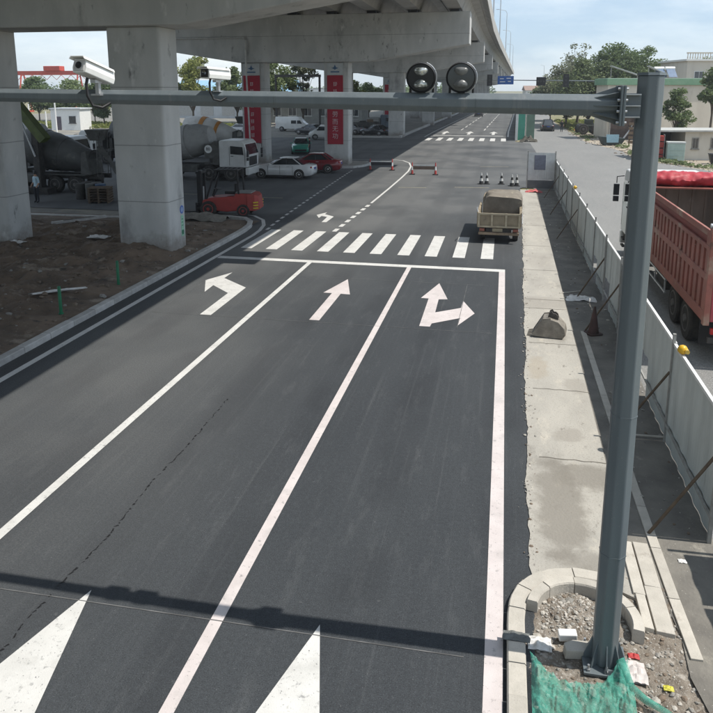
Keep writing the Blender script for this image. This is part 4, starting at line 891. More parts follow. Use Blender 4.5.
b = MB(); b.tube([(.03, .84, 1.24), (.1, .9, 1.42), (.6, .9, 1.35)], .02, 6); b.tube([(.03, -.84, .6), (-.05, -.92, .85), (.2, -.9, 1.2)], .02, 6); b.build('latch_bar', GALV, ft)

# ------------------------------------------------------------ concrete mixers
DRUMW = mat('drum_offwhite', (.6, .59, .56), (.5, .49, .46), rough=.5, scale=1.5, wear=((.36, .34, .31), 1.4, .6, .12))
DRUMG = mat('drum_grey', (.36, .36, .35), (.28, .28, .27), rough=.6, scale=1.5, wear=((.2, .195, .185), 1.4, .58, .12))
DRUMD = mat('drum_dark', (.09, .092, .09), (.06, .06, .058), rough=.6, scale=1.5, wear=((.14, .135, .12), 1.8, .6, .12))
ORANGE = mat('orange_band', (.55, .24, .05), (.4, .18, .05), rough=.5, scale=4)
GRIME = mat('grimy_steel', (.11, .11, .105), (.07, .068, .062), rough=.7, scale=3, wear=((.2, .19, .17), 2, .6, .14))
def mixer(loc, rz, lab, cab_m, drum_m, band_m, round_mark=None):
    t = empty('concrete_mixer', loc, rz, lab, 'mixer truck')
    for y in (-.42, .42): b = MB(); b.b2(-4.4, 4.2, y - .06, y + .06, .8, 1.08); b.build('chassis_rail', CHAS, t)
    for x in (-2.9, -1.55, 1.75, 3.35):
        b = MB(); b.lathe([(.09, -.95), (.09, .95)], (x, 0, .52), 'Y', 10); b.build('axle', CHAS, t)
        for s in (-1, 1): wheel(t, (x, s * 1.0, .52), .52, .32, TIRE_RIM, s, True)
    truck_cab(t, 2.55, 2.4, .95, 2.75, cab_m, L=1.95)
    b = MB(); b.b2(2.6, 4.4, -1.05, 1.05, .5, .94); b.build('cab_underframe', CHAS, t)
    R_ = Matrix.Rotation(R(-12), 3, 'Y') @ Matrix.Rotation(R(-90), 3, 'Y')
    dr = MB(); prof = [(.3, -2.45), (.75, -2.35), (1.08, -1.5), (1.18, -.5), (1.16, .3), (.95, 1.4), (.7, 2.4), (.58, 2.9), (.5, 2.9)]
    dr.lathe(prof, (-.7, 0, 2.42), 'Z', 28, R_); d = dr.build('drum', drum_m, t, smooth=40)
    for h0, h1 in ((-.75, -.35), (.75, 1.05)):
        rr = lambda h: 1.195 - max(0, h - .2) * .2
        b = MB(); b.lathe([(rr(h0) - .0, h0), (rr(h0) + .012, h0), (rr(h1) + .012, h1), (rr(h1), h1)], (-.7, 0, 2.42), 'Z', 28, R_); b.build('drum_band', band_m, d)
    b = MB(); b.b2(1.55, 1.85, -.5, .5, 1.08, 2.1); b.b2(1.35, 2.05, -.9, .9, 1.08, 1.25); b.build('front_pedestal', GRIME, t)
    b = MB(); b.prism_xz([(-3.7, 1.08), (-3.1, 1.08), (-3.2, 2.4), (-3.5, 2.5)], -.75, .75); b.build('rear_pedestal', GRIME, t)
    b = MB(); b.loft([[(-4.15, -.35, 3.1), (-3.6, -.35, 3.1), (-3.6, .35, 3.1), (-4.15, .35, 3.1)], [(-4.4, -.55, 3.75), (-3.4, -.55, 3.75), (-3.4, .55, 3.75), (-4.4, .55, 3.75)]]); b.build('hopper', GRIME, t)
    b = MB(); b.loft([[(-4.0, -.3, 2.75), (-4.0, .3, 2.75), (-4.05, .3, 2.55), (-4.05, -.3, 2.55)], [(-4.6, -.22, 2.0), (-4.6, .22, 2.0), (-4.68, .22, 1.85), (-4.68, -.22, 1.85)], [(-5.0, -.2, 1.2), (-5.0, .2, 1.2), (-5.1, .2, 1.1), (-5.1, -.2, 1.1)]]); b.build('chute', GRIME, t)
    for s in (-1, 1):
        b = MB(); b.tube([(-4.2, s * .7, 1.0), (-4.3, s * .7, 3.6)], .025, 6)
        b.tube([(-4.25, s * .35, 1.0), (-4.35, s * .35, 3.6)], .025, 6)
        for k in range(8): b.tube([(-4.21 - .012 * k, s * .7, 1.2 + .3 * k), (-4.26 - .012 * k, s * .35, 1.2 + .3 * k)], .018, 6)
        b.build('ladder', GRIME, t)
        b = MB(); b.b2(-3.6, -.9, s * .82, s * 1.2, 1.08, 1.12); b.build('mudguard', GRIME, t)
        b = MB(); b.b2(-.4, .9, s * .55, s * 1.1, .55, 1.05); b.build('fuel_tank', GRIME, t, bevel=.06)
    b = MB(); b.lathe([(.28, -.9), (.28, .9)], (2.2, 0, 2.4), 'Y', 18); b.build('water_tank', GRIME, t)
    b = MB(); b.b2(2.05, 2.5, -1.1, 1.1, 1.1, 2.6); b.build('equipment_frame', GRIME, t)
    if round_mark:
        s = round_mark; b = MB(); b.lathe([(.27, 0), (.27, .02)], (1.75, s * 1.12, 2.15), 'Y', 24); m_ = b.build('speed_disc', WHITE, t)
        b = MB(); b.b2(1.45, 2.05, s * 1.0, s * 1.1, 1.5, 2.5); b.build('mark_panel', GRIME, t)
        text('disc_number', '80', .3, BLACK, m_, at((1.75, s * 1.12 - .012, 2.15)))
    return t
mixer((-21.35, 46.6, 0), 0, 'grey-drum concrete mixer with white cab parked behind the white car', CABW, DRUMG, DRUMG, -1)
mixer((-27.0, 61.5, 0), R(180), 'white and orange drummed concrete mixer standing behind the left banner pier', CABW, DRUMW, ORANGE)
mixer((-27.9, 39.4, 0), R(178), 'dark concrete mixer truck in deep shade between the two nearest piers', mat('cab_dark_red', (.16, .04, .035), rough=.5), DRUMD, DRUMD)

# ------------------------------------------------------------ forklift
FR = mat('forklift_red', (.36, .05, .045), (.3, .045, .04), rough=.45, scale=4, wear=((.2, .06, .05), 4, .62))
fk = empty('forklift', (-13.4, 32.95, 0), R(186), 'red forklift with black overhead guard parked at the corner of the left kerb', 'forklift')
b = MB(); b.prism_xz([(-1.45, .35), (-1.45, .85), (-1.3, 1.05), (-.6, 1.08), (-.55, .95), (.55, .85), (.9, .75), (.95, .3), (-.2, .22)], -.52, .52); b.build('chassis', FR, fk, bevel=.05)
b = MB(); b.loft([[(-1.15, -.58, .3), (-1.15, .58, .3), (-1.15, .58, 1.06), (-1.15, -.58, 1.06)], [(-1.5, -.55, .3), (-1.5, .55, .3), (-1.46, .52, 1.04), (-1.46, -.52, 1.04)], [(-1.66, -.36, .36), (-1.66, .36, .36), (-1.6, .34, .95), (-1.6, -.34, .95)]]); b.build('counterweight', FR, fk, smooth=30)
for s in (-1, 1):
    for z in range(3): b = MB(); b.box((-1.5, s * .5, .42 + z * .13), (.22, .14, .055), Matrix.Rotation(s * .5, 3, 'Z')); b.build('hazard_stripe', PLATE_Y, fk)
    wheel(fk, (.62, s * .5, .36), .36, .26, FR, s, True); wheel(fk, (-.95, s * .5, .29), .29, .22, FR, s, True)
    b = MB(); b.tube([(-.75, s * .48, 1.05), (-.7, s * .46, 2.12)], .045, 6); b.build('guard_post', BLACK, fk); b = MB(); b.tube([(.72, s * .48, .8), (.3, s * .46, 2.12)], .045, 6); b.build('guard_post', BLACK, fk)
    b = MB(); b.b2(.98, 1.1, s * .3 - .05, s * .3 + .05, .1, 2.1); b.build('mast_rail', BLACK, fk); b = MB(); b.b2(1.12, 1.2, s * .22 - .04, s * .22 + .04, .1, 1.95); b.build('inner_mast_rail', BLACK, fk)
    b = MB(); b.prism_xz([(1.2, .05), (1.26, .05), (2.25, .06), (2.25, .08), (1.27, .11), (1.27, .6), (1.2, .6)], s * .3 - .06, s * .3 + .06); b.build('fork', BLACK, fk)
    b = MB(); b.lathe([(.035, .2), (.035, 1.3)], (1.04, s * .18, 0), n=8); b.build('lift_cylinder', GALV, fk)
    b = MB(); b.box((.35, s * .47, 1.95), (.08, .08, .1)); b.build('work_lamp', BLACK, fk)
for x in (-.7, -.5, -.3, -.1, .1, .3): b = MB(); b.b2(x - .03, x + .03, -.48, .48, 2.12, 2.16); b.build('guard_bar', BLACK, fk)
for s in (-1, 1): b = MB(); b.b2(-.74, .34, s * .44, s * .5, 2.1, 2.17); b.build('guard_frame', BLACK, fk)
for x0, hw, z0, z1 in ((.95, .4, 1.95, 2.05), (.95, .4, .3, .4), (1.1, .45, .5, .6), (1.1, .45, .15, .22)): b = MB(); b.b2(x0, 1.2, -hw, hw, z0, z1); b.build('mast_crossbar', BLACK, fk)
b = MB(); b.b2(-.55, -.05, -.25, .25, 1.0, 1.14); b.b2(-.62, -.5, -.25, .25, 1.1, 1.5); b.build('seat', BLACK, fk, bevel=.04)
b = MB(); b.b2(-1.3, -.6, -.42, .42, 1.075, 1.12); b.build('bonnet', mat('forklift_grey', (.25, .25, .24), rough=.5), fk)
fk.scale = (1.1, 1.1, 1.06)
b = MB(); b.tube([(.55, 0, .85), (.35, 0, 1.2)], .03, 6); b.lathe([(.17, 0), (.19, .01), (.17, .02)], (.33, 0, 1.22), n=16); b.build('steering_wheel', BLACK, fk)

# ------------------------------------------------------------ cars and vans
sedan((-15.2, 48.35, 0), R(180), (.68, .68, .67), 'white saloon car parked across the side street under the viaduct')
sedan((-14.15, 52.0, 0), R(185), (.2, .012, .02), 'dark red saloon car parked just behind the white car')
sedan((-19.6, 68.2, 0), R(-75), (.05, .3, .22), 'green and white taxi facing out between the banner piers', two=WHITE)
van((-31.2, 104.5, 0), R(2), (.72, .72, .7), 'white panel van parked beyond the viaduct, seen between the banner piers', L=5.2, H=2.15)
van((-21.6, 87.6, 0), R(195), (.66, .66, .64), 'white pickup parked beside the right banner pier', pick=True)
def suv(loc, rz, c, lab): return sedan(loc, rz, c, lab, L=4.7, W=1.9, H=1.72, hatch=True)
suv((6.4, 113.5, -.008), R(90), (.015, .016, .02), 'black car driving away on the side road beyond the hoarding')
suv((-6.0, 172, 0), R(90), (.03, .03, .035), 'tiny dark car far ahead on the main road')
sedan((-17.2, 96.5, 0), R(150), (.03, .032, .036), 'dark car parked in shade before the third pier row, nearer the pier')
sedan((-21.5, 99.0, 0), R(170), (.25, .25, .26), 'grey car parked in shade behind the dark car')
sedan((-26.5, 97.0, 0), R(160), (.04, .04, .045), 'black car at the left of the shaded cars beyond the banner piers')
sedan((-36, 96, 0), R(10), (.6, .6, .6), 'silver white car parked left of the white van')

# ------------------------------------------------------------ people
def person(loc, rz, h, shirt, trousers, lab, arms=0.):
    me = bpy.data.meshes.new('body'); s = h / 1.72
    V = [(0, 0, .93), (0, 0, 1.1), (0, .01, 1.3), (0, 0, 1.44), (0, .0, 1.52), (0, .02, 1.6), (0, .02, 1.7)]
    E_ = [(k, k + 1) for k in range(6)]; rad = [.15, .135, .155, .09, .055, .085, .07]
    for q in (-1, 1):
        n0 = len(V); V += [(q * .1, 0, .86), (q * .11, .02, .5), (q * .11, -.01, .09), (q * .12, .14, .04)]; rad += [.1, .07, .05, .045]; E_ += [(0, n0), (n0, n0 + 1), (n0 + 1, n0 + 2), (n0 + 2, n0 + 3)]
        n0 = len(V); V += [(q * .18, 0, 1.4), (q * .25, -.02 , 1.13), (q * .25, .08 + arms * .15, .9 + arms * .15), (q * .24, .12 + arms * .2, .8 + arms * .2)]; rad += [.065, .05, .036, .034]; E_ += [(3, n0), (n0, n0 + 1), (n0 + 1, n0 + 2), (n0 + 2, n0 + 3)]
    me.from_pydata([(x * s, y * s, z * s) for x, y, z in V], E_, [])
    o = bpy.data.objects.new('body', me); COL.objects.link(o); bpy.context.view_layer.objects.active = o
    sk = o.modifiers.new('skin', 'SKIN'); sk.use_smooth_shade = True
    for i, d in enumerate(me.skin_vertices[0].data): d.radius = (rad[i] * s, rad[i] * s * (.72 if i < 3 else 1)); d.use_root = (i == 0)
    o.modifiers.new('sub', 'SUBSURF').levels = 2
    dg = bpy.context.evaluated_depsgraph_get(); m2 = bpy.data.meshes.new_from_object(o.evaluated_get(dg)); bpy.data.objects.remove(o)
    m2.materials.clear(); SKIN = mat('skin', (.42, .25, .17), rough=.6)
    for m_ in (shirt, trousers, SKIN, BLACK): m2.materials.append(m_)
    for p in m2.polygons:
        c = p.center / s; arm = abs(c.x) > .19 and c.z > .7
        p.material_index = 3 if c.z < .07 else 2 if (c.z > 1.47 or (arm and c.z < 1.12)) else 1 if c.z < .92 and not arm else 0
    t = empty('person', loc, rz, lab, 'person'); obj('body', m2, t)
    b = MB(); b.lathe([(.1 * s, 1.6 * s), (.105 * s, 1.68 * s), (.085 * s, 1.75 * s), (.03 * s, 1.79 * s)], (0, -.005 * s, 0), n=14); b.build('hair', BLACK, t, smooth=60)
    return t
BLUE_S = mat('shirt_pale_blue', (.42, .55, .62), (.36, .48, .55), rough=.8, scale=9); DK = mat('cloth_dark', (.025, .025, .03), rough=.9); NAVY = mat('trousers_dark', (.03, .032, .04), rough=.9)
person((-25.0, 34.5, 0), R(160), 1.7, BLUE_S, NAVY, 'person in pale blue shirt and dark trousers beside the leftmost pier', .3)
person((-17.9, 65.2, .12 * 0), R(100), 1.7, DK, NAVY, 'person in dark clothes standing right of the green taxi')
person((8.3, 110.5, -.008), R(170), 1.7, DK, NAVY, 'person in dark clothes walking beside the black car on the side road')

# ------------------------------------------------------------ barriers and posts in the junction
RW1 = mat('barrier_red', (.5, .06, .05), rough=.5); RW2 = mat('barrier_white', (.7, .7, .68), rough=.5)
def saw(loc, rz, lab, board):
    t = empty('road_barrier', loc, rz, lab, 'barrier', 'barriers in the junction')
    for x in (-.85, .85):
        for k in range(3):
            b = MB(); b.lathe([(.09 - .02 * k, .05 + .28 * k), (.07 - .02 * k, .05 + .28 * (k + 1))], (x, 0, 0), n=12); b.build('cone_band', RW1 if k % 2 == 0 else RW2, t)
        b = MB(); b.b2(x - .2, x + .2, -.2, .2, 0, .05); b.build('foot', BLACK, t)
    b = MB(); b.b2(-.85, .85, -.03, .03, .38, .62); b.build('board', board, t)
    b = MB(); b.b2(-.85, .85, -.02, .02, .63, .72); b.build('top_strip', RW2, t); return t
saw((-9.2, 54.3, 0), R(4), 'road barrier with a dark board straddling the viaduct shadow edge', mat('board_dark', (.02, .022, .03), rough=.6))
saw((-5.65, 52.0, 0), R(3), 'road barrier with a brown board beside the curved white line', mat('board_brown', (.17, .12, .09), rough=.7))
o = bpy.data.objects[-1]
places = ['leftmost', 'second from the left', 'middle one', 'second from the right', 'rightmost']
for k, (x, y) in enumerate(((-1.35, 47.4), (-1.0, 47.5), (-.05, 47.6), (.62, 46.8), (.92, 46.9))):
    cone_dark((x, y, 0), .75, '%s of the five black and white marker cones beyond the tan truck' % places[k], (CB, CW), 'marker cones in the junction', 'marker_cone')

# more plant and stores under the viaduct
mixer((-35.0, 47.5, 0), R(4), 'grey concrete mixer behind the dark mixer in the left bay', CABW, DRUMG, DRUMG)
mixer((-30.5, 55.0, 0), R(172), 'far dark-drummed mixer at the back of the left bay', CABW, DRUMD, ORANGE)
def flatbed(loc, rz, cabm, lab):
    t = empty('flatbed_truck', loc, rz, lab, 'truck')
    for y in (-.42, .42): b = MB(); b.b2(-3.6, 3.4, y - .06, y + .06, .75, 1.0); b.build('chassis_rail', CHAS, t)
    for x in (-2.4, 2.4):
        for s in (-1, 1): wheel(t, (x, s * .95, .48), .48, .28, TIRE_RIM, s, True)
    truck_cab(t, 1.6, 2.3, .9, 2.6, cabm, L=1.8)
    b = MB(); b.b2(-3.8, 1.4, -1.15, 1.15, 1.0, 1.12); b.build('deck', GRIME, t)
    for s in (-1, 1): b = MB(); b.b2(-3.8, 1.4, s * 1.15, s * 1.1, 1.12, 1.6); b.build('side_board', GRIME, t)
    b = MB(); b.b2(1.4, 1.48, -1.15, 1.15, 1.0, 2.2); b.build('headboard', GRIME, t)
    for k in range(4): b = MB(); b.box((-3.0 + k * 1.05, (k % 2) * .3 - .15, 1.45 + .1 * (k % 2)), (.9, 1.3, .62 + .2 * (k % 2))); b.build('cargo', (GRIME, DRUMG, CHAS, BR)[k], t, bevel=.03)
    return t
flatbed((-19.0, 101.5, 0), R(12), mat('cab_blue_grey', (.12, .16, .2), rough=.5), 'loaded flatbed truck in the shade left of the third pier row')
flatbed((-30.0, 72.0, 0), R(185), CABW, 'white flatbed truck behind the left banner pier')
def drum_stack(loc, n, lab):
    t = empty('barrel_group', loc, 0, lab, 'barrels')
    for k in range(n): b = MB(); b.lathe([(.28, 0), (.29, .02), (.285, .3), (.295, .31), (.285, .33), (.285, .6), (.295, .61), (.29, .88), (.27, .9)], (.62 * (k % 3), .62 * (k // 3), 0), n=18); b.build('barrel', (CHAS, GRIME, mat('barrel_blue', (.03, .07, .14), rough=.5))[k % 3], t, smooth=40)
drum_stack((-23.4, 36.2, 0), 5, 'dark oil barrels beside the dark mixer')
t = empty('pallet_stack', (-21.7, 35.4, 0), .3, 'stack of timber pallets behind the nearest pier', 'pallets')
for k in range(6):
    for q in range(5): b = MB(); b.b2(-.6, .6, -.5 + q * .22, -.38 + q * .22, .1 + k * .14, .125 + k * .14); b.build('slat', WOOD, t)
    for x in (-.5, 0, .5): b = MB(); b.b2(x - .05, x + .05, -.5, .5, k * .14 + .0, k * .14 + .099); b.build('bearer', WOOD, t)
t = empty('generator', (-28.6, 35.6, 0), R(5), 'dull red generator cabinet behind the person in the pale shirt', 'generator')
b = MB(); b.b2(-.9, .9, -.5, .5, .2, 1.5); b.build('cabinet', mat('generator_red', (.14, .035, .03), (.1, .03, .025), rough=.6, scale=3), t, bevel=.04); b = MB(); b.b2(-1, 1, -.55, .55, .0, .19); b.build('skid', CHAS, t)
for k in range(5): b = MB(); b.b2(-.7 + .3 * k, -.5 + .3 * k, -.53, -.501, .5, 1.2); b.build('vent', BLACK, t)
b = MB(); b.tube([(.5, 0, 1.5), (.5, 0, 1.9)], .05, 8); b.build('exhaust', CHAS, t)

# ------------------------------------------------------------ banners and marks on the piers
BRED = mat('banner_red', (.36, .015, .035), (.3, .012, .03), rough=.6, scale=1.5)
BWH = mat('banner_white', (.5, .52, .52), (.44, .46, .46), rough=.6, scale=3); INK = mat('banner_ink', (.6, .5, .5), rough=.7); LOGO = mat('logo_blue', (.07, .14, .26), rough=.6)
def blur_glyph(parent, x, z, s, seed, y):
    """an illegible character: a few strokes"""
    rnd = random.Random(seed); b = MB()
    for k in range(3): b.box((x + rnd.uniform(-.06, .06) * s, y, z + (k - 1) * .28 * s), (rnd.uniform(.5, .8) * s, .006, .09 * s))
    for k in range(2): b.box((x + (k - .5) * .4 * s, y - .002, z + rnd.uniform(-.1, .1) * s), (.09 * s, .006, rnd.uniform(.5, .8) * s))
    b.build('lettering', INK, parent)
def banner(x, w, y, z0, z1, lab, chars, plaque=True):
    t = empty('banner', (x, y, z0), 0, lab, 'banner', 'red banners hung on the piers')
    b = MB(); b.b2(-w / 2, w / 2, -.02, .02, 0, z1 - z0); b.build('cloth', BRED, t)
    if plaque:
        b = MB(); b.b2(-w / 2, w / 2, -.02, .02, z1 - z0 + .02, z1 - z0 + .95); p = b.build('plaque', BWH, t)
        b = MB(); zc = z1 - z0 + .56; b.prism_xz([(-.3, zc), (-.1, zc + .06), (0, zc + .28), (.1, zc + .06), (.3, zc), (.1, zc - .06), (0, zc - .14), (-.1, zc - .06)], -.026, -.022); b.b2(-.36, .36, -.026, -.022, zc - .34, zc - .24); b.build('emblem', LOGO, p)
    for k, (c, z) in enumerate(chars):
        if c: text('lettering', c, .5, INK, t, at((0, -.024, z - z0)))
        else: blur_glyph(t, 0, z - z0, .42, k + int(x * 10), -.024)
    return t
zs = [atz for atz in (6.55, 5.95, 5.37, 4.8, 4.12, 3.53, 2.97, 2.38)]
banner(-20.45, 1.42, 56.86, 1.75, 7.22, 'red banner with white plaque on the second pier row, behind the drain pipe', [(None, z) for z in zs])
banner(-13.43, 1.3, 56.86, 1.75, 7.22, 'red banner with white lettering and plaque on the pier beside the road', [(None, z) for z in zs[:4]] + list(zip('劳而无功', zs[4:])))
banner(-20.6 + fx(127) * .9, 1.3, 126.2, 1.2, 7.0, 'small red banner on a far pier beyond the junction', [(None, z) for z in zs[1:7]])
mk = empty('painted_mark', (-11.9, 24.9, .5), 0, 'small blue and green painted mark low on the nearest pier', 'painted mark')
b = MB(); b.lathe([(.16, 0), (.16, .006)], (-.004, 0, 1.12), 'X', 24); b.build('blue_disc', mat('mark_blue', (.08, .16, .5), rough=.6), mk)
b = MB(); b.lathe([(.1, .006), (.1, .009)], (-.002, 0, 1.12), 'X', 20); b.build('disc_centre', mat('mark_blue_pale', (.3, .42, .65), rough=.6), mk)
b = MB(); b.b2(-.002, .003, -.11, .11, .1, .9); b.build('green_strip', mat('mark_green', (.25, .5, .35), (.35, .6, .45), scale=9, rough=.6), mk)
b = MB(); b.lathe([(.1, .0031), (.1, .008)], (0, 0, .25), 'X', 6); b.build('dark_hexagon', mat('mark_dark_green', (.05, .2, .12), rough=.6), mk)
for z in (.5, .62, .74): b = MB(); b.b2(.003, .007, -.06, .06, z, z + .03); b.build('green_stroke', MATS['mark_dark_green'], mk)

# ------------------------------------------------------------ trees
LEAF = [mat('leaf_a', (.15, .2, .08), (.1, .145, .055), rough=.7, scale=.8, rnd=.15), mat('leaf_b', (.2, .245, .11), (.14, .18, .08), rough=.7, scale=.8, rnd=.15), mat('leaf_c', (.22, .235, .15), (.17, .185, .12), rough=.7, scale=.8, rnd=.15), mat('leaf_yellow', (.24, .25, .07), (.15, .18, .05), rough=.7, scale=.8)]
def translucent(m, f=.4):
    n = m.node_tree.nodes; l = m.node_tree.links; b = n['Principled BSDF']; t = n.new('ShaderNodeBsdfTranslucent'); x = n.new('ShaderNodeMixShader'); x.inputs[0].default_value = f
    l.new(b.inputs['Base Color'].links[0].from_socket, t.inputs['Color']); l.new(b.outputs[0], x.inputs[1]); l.new(t.outputs[0], x.inputs[2]); l.new(x.outputs[0], n['Material Output'].inputs['Surface'])
for m_ in LEAF: translucent(m_)
BARK = mat('bark', (.13, .105, .08), (.08, .065, .05), rough=.95, scale=6)
def leaves(b, c, r, n, size, rnd):
    for _ in range(n):
        d = Vector((rnd.gauss(0, 1), rnd.gauss(0, 1), rnd.gauss(0, 1))); d = d.normalized() * (rnd.random() ** .4)
        p = Vector((c.x + d.x * r.x, c.y + d.y * r.y, c.z + d.z * r.z))
        u = Vector((rnd.gauss(0, 1), rnd.gauss(0, 1), rnd.gauss(0, .6))).normalized(); v = u.cross(Vector((rnd.gauss(0, 1), rnd.gauss(0, 1), rnd.gauss(0, 1)))).normalized()
        s = size * rnd.uniform(.6, 1.3); k = len(b.v)
        b.v += [tuple(p - u * s), tuple(p + v * s * .5), tuple(p + u * s), tuple(p - v * s * .5)]; b.f.append([k, k + 1, k + 2, k + 3]); b.m.append(b.k)
def tree(name, loc, h, rad, lab, leaf, seed=0, trunk=.3, n=2600, clumps=22, size=.3, grp=None, sparse=1., cat='tree'):
    rnd = random.Random(seed); t = empty(name, loc, 0, lab, cat, grp)
    tr = MB(); th = h * trunk; base_r = max(.05, h * .018)
    tr.tube([(0, 0, -.05), (rnd.uniform(-.1, .1), 0, th * .6), (rnd.uniform(-.2, .2), rnd.uniform(-.2, .2), th), (rnd.uniform(-.3, .3), .1, h * .75)], [base_r, base_r * .8, base_r * .65, base_r * .15], 8)
    cr = MB(); cz = (h + th) / 2; rz = (h - th) / 2
    for k in range(clumps):
        while True:
            d = Vector((rnd.uniform(-1, 1), rnd.uniform(-1, 1), rnd.uniform(-1, 1)))
            if .25 < d.length < 1: break
        wid = 1 - .35 * max(0, d.z)
        c = Vector((d.x * rad * wid, d.y * rad * wid, cz + d.z * rz * .88)); q = rnd.uniform(.24, .46) * rad
        tr.tube([(0, 0, th * rnd.uniform(.7, 1.)), (c.x * .5, c.y * .5, (th + c.z) / 2 + .1 * h * .3), tuple(c)], [base_r * .35, base_r * .22, base_r * .06], 5)
        leaves(cr, c, Vector((q, q, q * .75)), int(n / clumps * rnd.uniform(.6, 1.4) * sparse), size, rnd)
    tr.build('trunk', BARK, t, smooth=60)
    me = bpy.data.meshes.new('crown'); me.from_pydata(cr.v, [], cr.f); me.materials.append(leaf); obj('crown', me, t); return t
G1 = 'trees behind the green-roofed building'
for i, (x, y, h, r, lf, lab, sp) in enumerate((
    (10.2, 128, 10.5, 3.2, 2, 'greyish tree at the left end of the group by the side road', 1.),
    (13.2, 122, 12.0, 3.6, 1, 'tall light green tree second from the left behind the building', 1.),
    (12.6, 134, 15.5, 2.4, 2, 'tall sparse thin-leaved tree rising above the others', .22),
    (17.5, 124, 13.8, 3.9, 0, 'tallest dense green tree behind the solar panels', 1.),
    (21.6, 126, 13.2, 3.6, 0, 'dense green tree to the right of the tallest one', 1.),
    (25.5, 130, 11.8, 3.6, 1, 'light green tree left of the pale house', 1.),
    (8.9, 150, 8.2, 3.0, 0, 'low dark tree nearest the side road beyond the group', 1.),
    (30.5, 126, 11.5, 3.5, 0, 'dark green tree partly behind the pale house', 1.))):
    tree('roadside_tree', (x, y, -.06), h, r * 1.3, lab, LEAF[lf], seed=20 + i, trunk=.16, n=11000, clumps=52, size=.24, grp=G1, sparse=sp)
tree('young_tree', (19.2, 88, -.03), 6.4, 1.7, 'small green tree in front of the beige wall', LEAF[0], seed=3, trunk=.25, n=4200, clumps=30, size=.16)
tree('yard_tree', (23.6, 91, -.03), 8.6, 2.3, 'dark leafy tree at the right edge before the beige wall', LEAF[0], seed=5, trunk=.5, n=2200, clumps=20, size=.24)
GL = 'trees beyond the viaduct on the left'
lt = [(-70.5, 118, 8, 3.6, 0), (-76, 124, 7, 3.5, 1), (-84, 128, 8, 4, 1), (-66.5, 126, 8.5, 3.5, 0), (-92, 130, 9, 4, 0),
      (-56, 124, 13.5, 3.6, 3), (-50.5, 132, 11.5, 3.4, 1), (-39.5, 122, 12, 3.6, 1), (-35.2, 124, 12.5, 2.6, 2), (-44, 128, 11, 3.4, 2), (-31.8, 150, 8, 3.4, 3), (-30, 160, 7.5, 3.4, 1)]
names = ['dark green tree beside the small white building', 'light green tree left of the small white building', 'broad light tree at the far left between the piers', 'dark tree right of the small white building', 'leftmost dark tree between the nearest piers',
         'bright yellow-green tree above the blue roof', 'pale tree behind the right camera', 'light green tree left in the gap between the banner piers', 'thin grey-green tree centred between the banner piers', 'grey-green tree behind the left banner pier', 'low yellow-green tree in the gap right of the banner pier', 'low green tree behind that yellow-green one']
for i, (x, y, h, r, lf) in enumerate(lt):
    tree('distant_tree', (x, y, -.05), h, r, names[i], LEAF[lf], seed=60 + i, trunk=.2, n=5200, clumps=30, size=.28, grp=GL, sparse=.55 if lf == 2 else 1.)
# far woodland along the horizon
rnd = random.Random(9); b = MB()
for k in range(620):
    a = R(rnd.uniform(-62, 40)); d = rnd.uniform(430, 760)
    c = Vector((math.sin(a) * d, math.cos(a) * d, rnd.uniform(2, 7.5))); 
    if abs(c.x - (-3 + .02 * c.y)) < 22: continue
    leaves(b, c, Vector((rnd.uniform(5, 11), 5, rnd.uniform(3, 5.5))), 46, 1.3, rnd)
me = bpy.data.meshes.new('far_woodland'); me.from_pydata(b.v, [], b.f); me.materials.append(LEAF[0]); tag(obj('far_woodland', me), 'hazy strip of far-off woodland along the horizon', 'woodland', kind='stuff')
b = MB(); rnd = random.Random(4)
for k in range(2600):
    x = rnd.uniform(9.8, 22); y = rnd.uniform(112, 150)
    if x < side_right(y) + .5: continue
    leaves(b, Vector((x, y, .2)), Vector((.3, .3, .25)), 2, .3, rnd)
me = bpy.data.meshes.new('verge_weeds'); me.from_pydata(b.v, [], b.f); me.materials.append(LEAF[3]); tag(obj('verge_weeds', me), 'yellow-green weeds covering the verge beyond the side road bend', 'weeds', kind='stuff')
b = MB()
for k in range(1500):
    y = rnd.uniform(60, 116); x = side_right(y) + abs(rnd.gauss(0, 1.2)) + .4
    if noise.noise(Vector((x * .4, y * .2, 3))) < .05: continue
    leaves(b, Vector((x, y, .12)), Vector((.25, .25, .15)), 3, .16, rnd)
me = bpy.data.meshes.new('edge_weeds'); me.from_pydata(b.v, [], b.f); me.materials.append(LEAF[1]); tag(obj('edge_weeds', me), 'patchy low weeds along the dirt edge of the side road', 'weeds', kind='stuff')
b = MB()
for k in range(2600):
    x = rnd.uniform(-110, -40); y = rnd.uniform(104, 122)
    leaves(b, Vector((x, y, .15)), Vector((.4, .4, .25)), 2, .35, rnd)
me = bpy.data.meshes.new('field_weeds'); me.from_pydata(b.v, [], b.f); me.materials.append(LEAF[3]); tag(obj('field_weeds', me), 'pale green weeds in front of the small white building', 'weeds', kind='stuff')

